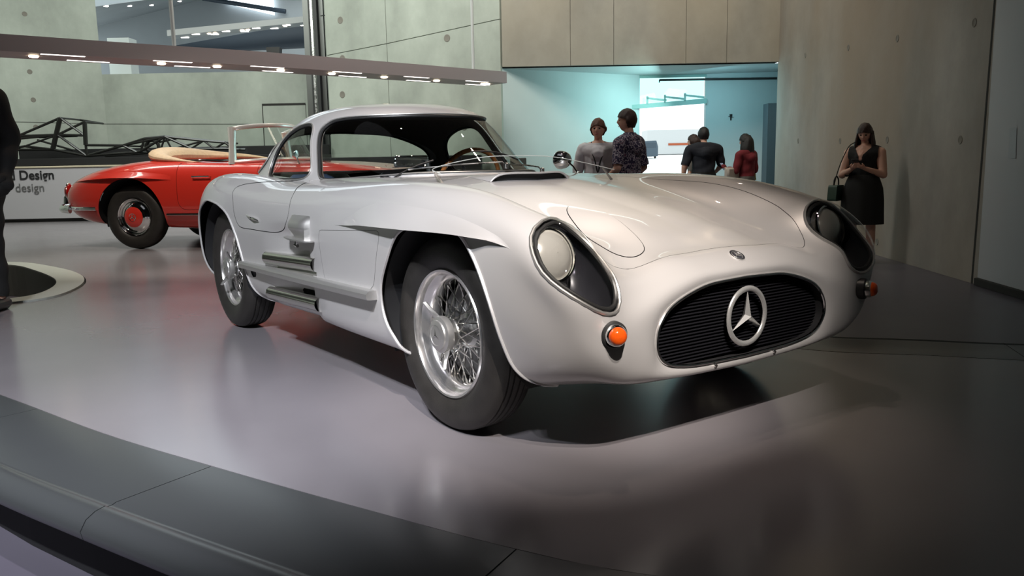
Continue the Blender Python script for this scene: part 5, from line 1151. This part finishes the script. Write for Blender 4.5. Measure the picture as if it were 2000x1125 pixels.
def head_mesh():
    """head centred on the skull, facing +x, about .23 high"""
    bm_ = bmesh.new(); bmesh.ops.create_icosphere(bm_, subdivisions=4, radius=1.0); V = np.array([v.co[:] for v in bm_.verts]); F = [tuple(q.index for q in p.verts) for p in bm_.faces]; bm_.free()
    x, y, z = V.T.copy(); X = x*.098; Y = y*.077; Z = z*.118
    lowr = np.clip(-z, 0, 1); Y *= 1-.30*lowr**1.5; X = np.where(x > 0, X*(1-.10*lowr), X*(1-.35*lowr))
    X += .010*np.exp(-((z+.75)**2)/.05-(y/.35)**2)*(x > 0)                               # chin
    X += .026*np.exp(-((z+.12)/.17)**2-(y/.16)**2)*(x > 0)+.008*np.exp(-((z-.08)/.2)**2-(y/.12)**2)*(x > 0)   # nose
    X += -.010*(np.exp(-((z-.10)/.12)**2-((np.abs(y)-.38)/.17)**2))*(x > 0)                # eye sockets
    X += .006*np.exp(-((z-.28)/.08)**2-(y/.5)**2)*(x > 0)                                 # brow
    X += .007*np.exp(-((z+.45)/.07)**2-(y/.25)**2)*(x > 0)-.004*np.exp(-((z+.46)/.02)**2-(y/.25)**2)*(x > 0)  # lips
    Yn = np.sign(y)*.018*np.exp(-((z-.02)/.24)**2-((x+.05)/.17)**2)*(np.abs(y) > .75); Y += Yn   # ears
    return np.stack([X, Y, Z], 1), F
HV_, HF_ = head_mesh()
def rotz(a): return np.array([[math.cos(a), -math.sin(a), 0], [math.sin(a), math.cos(a), 0], [0, 0, 1]])
def roty(a): return np.array([[math.cos(a), 0, math.sin(a)], [0, 1, 0], [-math.sin(a), 0, math.cos(a)]])
M['skin'] = mat('skin', (.62, .36, .27), .5); M['skin'].node_tree.nodes['Principled BSDF'].inputs['Subsurface Weight'].default_value = .1
M['eye'] = mat('eye_dark', (.02, .015, .012), .2); M['lip'] = mat('lip', (.35, .11, .10), .5)
def person(label, loc, rz, H=1.75, fem=False, wide=1., elbow=None, wrist=None, hand=None, yaw=0, nod=0, shirt=None, sleeve=.30, low=None, dress=None, hair=None, hairlen=0, shoes=None, vox=.0085, belly=0):
    t = thing('person', label, 'person', loc, rz); sw = (.165 if fem else .19)*wide; hw = (.10 if fem else .095)*wide; R = .12 if not fem else .105
    el = elbow or {1: (-.02, sw+.075, 1.13), -1: (-.02, -sw-.075, 1.13)}; wr = wrist or {1: (.06, sw+.085, .88), -1: (.06, -sw-.085, .88)}
    P = [(0, 0, .96), (0, 0, 1.08), (.0+belly*.3, 0, 1.20), (0, 0, 1.34), (-.01, 0, 1.43), (-.005, 0, 1.50), (.012, 0, 1.575)]; E = [(i, i+1) for i in range(6)]
    rd = [(.115*wide, .155*wide), (.105*wide+belly, .135*wide+belly*.5), (.105*wide+belly*.8, .145*wide+belly*.3), (.108*wide, .155*wide), (.075*wide, .10*wide), (.052, .052), (.050, .048)]
    for s in (1, -1):
        b = len(P); P += [(-.005, s*sw, 1.395), el[s], tuple((np.array(el[s])+np.array(wr[s]))/2), wr[s]]; rd += [.056*wide, .042*wide, .038, .026]; E += [(3, b), (4, b), (b, b+1), (b+1, b+2), (b+2, b+3)]
        b = len(P); P += [(0, s*hw, .86), (.015, s*hw, .50), (-.015, s*hw, .30), (-.02, s*hw, .08), (.10, s*(hw+.015), .035)]; rd += [.088*wide, .060, .056, .036, (.034, .03)]; E += [(0, b), (b, b+1), (b+1, b+2), (b+2, b+3), (b+3, b+4)]
    P = np.array(P); V, F = skin_mesh(P, E, rd, 1); Vs = [V]; Fs = [F]; nb = len(V)
    # hands: palm, four fingers of unequal length and a thumb from the side of the palm
    for s in (1, -1):
        w_ = np.array(wr[s]); e = np.array(el[s]); d = (w_-e)/np.linalg.norm(w_-e)
        up = np.array(hand[s]) if hand else np.array([0, -s, 0.]); up = up-d*(up@d); up /= np.linalg.norm(up); sd = np.cross(d, up)*s
        pp = [w_-d*.01, w_+d*.035, w_+d*.075]; rr = [(.024, .024), (.020, .030), (.017, .036)]; ed = [(0, 1), (1, 2)]
        for k, (o_, ln) in enumerate(((-.030, .060), (-.010, .075), (.010, .072), (.029, .055))):
            b = len(pp); a0 = w_+d*.078+sd*o_; pp += [a0, a0+d*ln*.45+up*.012, a0+d*ln*.75+up*.035]; rr += [.0095, .009, .0075]; ed += [(2, b), (b, b+1), (b+1, b+2)]
        b = len(pp); a0 = w_+d*.028-sd*.030; pp += [a0, a0+d*.03-sd*.018+up*.014, a0+d*.055-sd*.016+up*.028]; rr += [.012, .0105, .009]; ed += [(1, b), (b, b+1), (b+1, b+2)]
        hv, hf = skin_mesh(pp, ed, rr, 1); Vs.append(hv); Fs.append(hf)
    hr = rotz(yaw) @ roty(nod); hc_ = np.array([.025, 0, 1.635]); hv = HV_ @ hr.T+hc_+np.array([0, 0, 0]); Vs.append(hv); Fs.append(HF_)
    AV = np.vstack(Vs); AF = []; k = 0
    for v, f in zip(Vs, Fs): AF += [tuple(i+k for i in q) for q in f]; k += len(v)
    V, F = remesh(AV, AF, vox); sc = H/1.755
    body = mesh_obj('body', V*sc, F, M['skin'], t)
    N = vnormals(V, F)
    def darm(Q, s): 
        out = np.full(len(Q), 9.)
        for a, b in ((np.array([0, s*sw, 1.395]), np.array(el[s])), (np.array(el[s]), np.array(wr[s]))):
            ab = b-a; u = np.clip(((Q-a)@ab)/(ab@ab), 0, 1); out = np.minimum(out, np.linalg.norm(Q-a-u[:, None]*ab, axis=1))
        return out
    def along(Q, s):
        a, b, c = np.array([0, s*sw, 1.395]), np.array(el[s]), np.array(wr[s]); l1 = np.linalg.norm(b-a); u1 = (Q-a)@(b-a)/l1; u2 = l1+(Q-b)@(c-b)/np.linalg.norm(c-b)
        d1 = np.linalg.norm(Q-a-np.clip(u1/l1, 0, 1)[:, None]*(b-a), axis=1); d2 = np.linalg.norm(Q-b-np.clip((u2-l1)/np.linalg.norm(c-b), 0, 1)[:, None]*(c-b), axis=1)
        return np.where(d1 < d2, u1, u2)
    def garment(name, fn, off, mt, fold=.006):
        ins, _ = clip(V, F, fn); q, g = ins
        if not len(g): return None
        nn_ = vnormals(q, g); w_ = off+fold*(np.sin(q[:, 2]*38+q[:, 1]*21)*.5+np.sin(q[:, 0]*33-q[:, 2]*19)*.5)
        return mesh_obj(name, (q+nn_*w_[:, None])*sc, g, mt, t)
    def top_fn(z0, z1, sl):
        def fn(Q):
            torso = np.maximum(np.maximum(z0-Q[:, 2], Q[:, 2]-z1+np.clip(np.hypot(Q[:, 0], Q[:, 1])-.0, 0, .2)*0-.0), -9)
            res = torso
            for s in (1, -1):
                da = darm(Q, s); isarm = (da < .075) & ((np.abs(Q[:, 1]) > sw*.80) | (Q[:, 0] > .14)) ; res = np.where(isarm, np.maximum(along(Q, s)-sl, Q[:, 2]-1.50), res)
            return res
        return fn
    if shirt: garment('shirt' if not fem else 'blouse', top_fn(shirt[1], 1.50 if not fem else 1.465, sleeve), .016, shirt[0], .007)
    def leg_fn(z0, z1):
        def fn(Q):
            r = np.maximum(z0-Q[:, 2], Q[:, 2]-z1)
            for s in (1, -1): r = np.where((darm(Q, s) < .07) & (np.abs(Q[:, 1]) > sw*.9), 1., r)
            return r
        return fn
    if low: garment('trousers', leg_fn(.09, 1.02), .018, low, .008)
    if dress:
        garment('dress', lambda Q: np.where((darm(Q, 1) < .085) & (Q[:, 1] > sw*.93) | (darm(Q, -1) < .085) & (Q[:, 1] < -sw*.93) | (Q[:, 0] > .17), 1., np.maximum(1.0-Q[:, 2], Q[:, 2]-np.where(Q[:, 0] > 0, np.minimum(1.49, 1.33+np.abs(Q[:, 1])*1.3), 1.46))), .012, dress, .004)
        m = MB(); W = []; k = 40
        for i, (z, a, b) in enumerate(((1.12, .130*wide, .150*wide), (1.05, .150*wide, .175*wide), (.95, .175*wide, .205*wide), (.80, .185*wide, .22*wide), (.62, .19*wide, .225*wide), (.50, .195*wide, .23*wide), (.495, .18*wide, .215*wide))):
            for j in range(k): an = 2*PI*j/k; fo = 1+.035*math.sin(an*9)*(i/6); W.append((a*math.cos(an)*fo*sc, b*math.sin(an)*fo*sc, z*sc))
        m.add(W, grid_faces(7, k, True)); m.build('skirt', dress, t, fix=True)
    if hair:
        q = HV_.copy(); n_ = vnormals(q, HF_); L_ = q.copy(); xx, yy, zz = (q/np.array([.098, .077, .118])).T
        face = np.where(zz > .48, 1., 0)+np.where(xx < .12, 1., 0)
        fnh = lambda Q: np.where(Q[:, 0]/.098 > .10, .42-Q[:, 2]/.118+.25*np.abs(Q[:, 1]/.077)*-1, (-.55 if hairlen < .05 else -1.2)-Q[:, 2]/.118)
        (cq, cf), _ = clip(q, HF_, fnh); nn_ = vnormals(cq, cf); w_ = .013+.010*np.clip(cq[:, 2]/.118, 0, 1)+.004*np.sin(cq[:, 1]*160)*np.cos(cq[:, 0]*90)
        ho = mesh_obj('hair', ((cq+nn_*w_[:, None]) @ hr.T+hc_)*sc, cf, hair, t)
        if hairlen:
            m = MB(); W = []; K = 26; rows = 12
            for i in range(rows):
                u = i/(rows-1); z = .085-(hairlen+.03)*u; g_ = min(1, .72+u*1.6); gb = 1-.35*max(0, (u-.75)/.25)
                for j in range(K):
                    an = PI*.33+(2*PI-PI*.66)*j/(K-1); wv = (1+.035*math.sin(an*11+u*8))*g_*gb
                    rx = (.092+.035*math.sin(u*PI))*wv; ry = (.070+.045*min(1, u*2.2)*min(1, hairlen*4))*wv
                    W.append(hr @ np.array([rx*math.cos(an)-.012-.02*u, ry*math.sin(an), 0])+np.array([0, 0, z-.015*math.cos(an*7)*u])+hc_)
            W = np.array(W)*sc; m.add(W, grid_faces(rows, K)); lk = m.build('hair_length', hair, ho)
            md = lk.modifiers.new('t', 'SOLIDIFY'); md.thickness = .022; md.offset = 0
    # eyes and mouth as small parts of the head
    for s in (1, -1):
        c = (hr @ np.array([.0895, s*.030, .012])+hc_)*sc; m = MB(); m.lathe([(.001, .006), (.009, .004), (.013, -.002), (.001, -.006)], 'x', n=12); m.v = [tuple(np.array((hr @ np.array(v_))*np.array([1, 1, 1]))*1+c) for v_ in [(a, b, c2*.6) for a, b, c2 in m.v]]; m.build('eye', M['eye'], body, fix=True)
    c = (hr @ np.array([.0965, 0, -.054])+hc_)*sc; m = MB(); m.lathe([(.001, .005), (.012, .004), (.022, -.002), (.001, -.005)], 'x', n=12); m.v = [tuple((hr @ np.array(v_))+c) for v_ in [(a, b, c2*.35) for a, b, c2 in m.v]]; m.build('mouth', M['lip'], body, fix=True)
    for s in (1, -1):
        m = MB(); yv = s*(hw+.008); m.bbox((.045*sc, yv*sc, .045*sc), (.27*sc, .095*sc, .09*sc), .03); m.build('shoe', shoes or M['gasket'], t, fix=True)
    return t, sc
M['blouse'] = noisy(mat('white_blouse', (.62, .60, .62), .8), 20, .08)
def pattern_mat():
    m = mat('leaf_print', (.05, .04, .09), .8); nt = m.node_tree; b = nt.nodes['Principled BSDF']; tc = nt.nodes.new('ShaderNodeTexCoord')
    v = nt.nodes.new('ShaderNodeTexNoise'); v.inputs['Scale'].default_value = 22; v.inputs['Detail'].default_value = 1; v.inputs['Distortion'].default_value = 2.5
    r = nt.nodes.new('ShaderNodeValToRGB'); r.color_ramp.interpolation = 'CONSTANT'; r.color_ramp.elements[0].color = (.025, .018, .05, 1); r.color_ramp.elements[1].color = (.42, .38, .42, 1); r.color_ramp.elements[1].position = .53
    e = r.color_ramp.elements.new(.64); e.color = (.12, .03, .07, 1)
    nt.links.new(tc.outputs['Object'], v.inputs['Vector']); nt.links.new(v.outputs['Fac'], r.inputs[0]); nt.links.new(r.outputs[0], b.inputs['Base Color']); return m
M['print'] = pattern_mat(); M['navy_cloth'] = mat('navy_cloth', (.012, .014, .022), .85); M['black_cloth'] = mat('black_cloth', (.012, .012, .012), .85)
M['red_cloth'] = mat('dark_red_knit', (.16, .015, .022), .85); M['jeans'] = mat('dark_trousers', (.02, .025, .04), .85); M['khaki'] = mat('grey_trousers', (.12, .11, .10), .85)
M['hair_b'] = noisy(mat('black_hair', (.008, .007, .007), .45), 60, .3, .3); M['hair_r'] = noisy(mat('auburn_hair', (.10, .035, .018), .5), 60, .3, .3); M['hair_d'] = noisy(mat('dark_brown_hair', (.03, .012, .008), .45), 60, .3, .3)
def face(deg): return RYAW+R_(deg)          # 0 = away from the visitor's camera, 180 = towards it, 90 = to picture left
t, sc = person('person in a white blouse with dark lanyard and short auburn hair', rm(9.75, 1.055, -.3), face(172), 1.70, True, 1.15, yaw=R_(-8), nod=0, shirt=(M['blouse'], .78), sleeve=.46, low=M['khaki'], hair=M['hair_r'],
    elbow={1: (-.02, .26, 1.12), -1: (-.02, -.26, 1.12)}, wrist={1: (.12, .20, .92), -1: (.12, -.20, .92)})
m = MB(); m.tube([Vector(q)*sc for q in cr_open([(.03, .08, 1.49), (.135, .075, 1.38), (.175, .035, 1.26), (.190, .0, 1.12), (.175, -.035, 1.26), (.135, -.075, 1.38), (.03, -.08, 1.49)], 4)], .008, 5, flat=(.5, 1)); m.build('lanyard', M['black_cloth'], t)
person('person in a dark leaf-print shirt, head turned towards the person in white', rm(9.2, 1.34, -.3), face(48), 1.77, False, 1.02, yaw=R_(38), shirt=(M['print'], .80), sleeve=.25, low=M['jeans'], hair=M['hair_d'],
    elbow={1: (-.03, .27, 1.12), -1: (-.02, -.27, 1.13)}, wrist={1: (.18, .20, .98), -1: (.16, -.20, .95)})
person('broad person in a navy T-shirt seen from behind, standing in front of the bright doorway', rm(13.6, 3.22, -.3), face(4), 1.73, False, 1.28, yaw=R_(10), shirt=(M['navy_cloth'], .80), sleeve=.27, low=M['black_cloth'], hair=M['hair_b'],
    elbow={1: (-.02, .33, 1.12), -1: (.02, -.31, 1.13)}, wrist={1: (.03, .35, .87), -1: (.2, -.26, 1.0)})
person('person half hidden behind the broad person in navy, near the bright doorway', rm(14.1, 3.18, -.3), face(60), 1.63, True, 1.0, shirt=(M['khaki'], .8), sleeve=.3, low=M['black_cloth'], hair=M['hair_d'], hairlen=.12)
t, sc = person('person with long black hair in a dark red top, holding up a phone', rm(13.3, 3.84, -.3), face(35), 1.60, True, 1.12, yaw=R_(15), nod=R_(12), shirt=(M['red_cloth'], .72), sleeve=.48, low=M['khaki'], hair=M['hair_b'], hairlen=.42,
    elbow={1: (.02, .25, 1.12), -1: (.0, -.24, 1.12)}, wrist={1: (.22, .22, 1.16), -1: (.2, -.10, 1.12)}, hand={1: (0, 0, 1), -1: (0, 0, 1)})
def phone(loc, rz, label, tilt=50):
    p = thing('phone', label, 'phone', loc, rz); m = MB(); m.bbox((0, 0, 0), (.15, .074, .009), .003, Matrix.Rotation(R_(-tilt), 3, 'Y')); m.build('case', M['gasket'], p, fix=True)
    m = MB(); m.box(Matrix.Rotation(R_(-tilt), 3, 'Y') @ Vector((0, 0, .0052)), (.138, .066, .0008), Matrix.Rotation(R_(-tilt), 3, 'Y')); m.build('screen', mat('screen', (.1, .1, .12), .1, emit=(.6, .7, .9), es=.25), p); return p
def lw_(t, p): return Matrix.Translation(t.location) @ Matrix.Rotation(t.rotation_euler.z, 4, 'Z') @ Vector(p)
phone(lw_(t, Vector((.335, .215, 1.20))*sc), t.rotation_euler.z, 'dark phone held up by the person in the dark red top')
m = MB(); m.bbox((0, 0, 0), (.10, .30, .20), .03); tag(m.build('handbag', mat('pale_canvas', (.45, .40, .36), .8), loc=lw_(t, (.06, .27, .98)), fix=True), 'pale canvas bag under the arm of the person in the dark red top', 'bag').rotation_euler = (0, 0, t.rotation_euler.z)
m = MB(); m.tube(cr_open([(-.06, -.12, 1.36), (-.03, -.20, 1.34), (.03, -.27, 1.20), (.02, -.27, 1.0), (-.02, -.24, .95)], 4)*sc, .022, 6, flat=(.4, 1)); m.build('shoulder_strap', mat('yellow_strap', (.45, .42, .10), .7), t)
t, sc = person('person with long dark hair in a sleeveless black dress, reading a phone by the wall', rm(9.35, 4.05, -.3), face(140), 1.575, True, 1.16, yaw=R_(5), nod=R_(22), dress=M['black_cloth'], hair=M['hair_d'], hairlen=.46,
    elbow={1: (.05, .25, 1.12), -1: (.05, -.25, 1.12)}, wrist={1: (.235, .085, 1.20), -1: (.235, -.075, 1.20)}, hand={1: (0, -.3, 1), -1: (0, .3, 1)}, vox=.0075)
phone(lw_(t, Vector((.315, .0, 1.27))*sc), t.rotation_euler.z, 'small pale-edged phone held in both hands by the person in the black dress', 35)
hb = thing('handbag', 'small green handbag hanging at the hip of the person in the black dress', 'bag', lw_(t, (.10, -.27, .80)), t.rotation_euler.z)
m = MB(); m.prism(round_poly([(-.15, -.09), (.15, -.09), (.12, .09), (-.12, .09)], .03), -.05, .05, Matrix.Rotation(R_(90), 4, 'X')); m.build('bag_body', mat('green_leather', (.03, .07, .05), .5), hb, fix=True)
MB().tube(cr_open([(-.08, 0, .085), (-.07, 0, .15), (0, 0, .19), (.07, 0, .15), (.08, 0, .085)], 4), .008, 6).build('handle', M['black_cloth'], hb)
MB().tube(cr_open([(.08, .0, .085), (.04, .04, .3), (.0, .12, .52), (-.04, .2, .58)], 4), .006, 5).build('strap', M['black_cloth'], hb)
m = MB(); m.tube(cr_open([(.08, -.13, 1.41), (.115, -.06, 1.30), (.125, -.02, 1.22), (.115, .04, 1.32), (.07, .08, 1.42)], 4)*sc, .006, 5); m.build('necklace', M['rim'], t)
person('tall person in dark clothes cut off by the left picture edge, beside the round pit', rm(5.33, -3.54, .0), face(185), 1.74, False, 1.18, shirt=(M['black_cloth'], .80), sleeve=.62, low=M['black_cloth'], hair=M['hair_b'],
    elbow={1: (-.02, .29, 1.13), -1: (.0, -.29, 1.12)}, wrist={1: (.10, .30, .90), -1: (.05, -.31, .90)}, belly=.02)
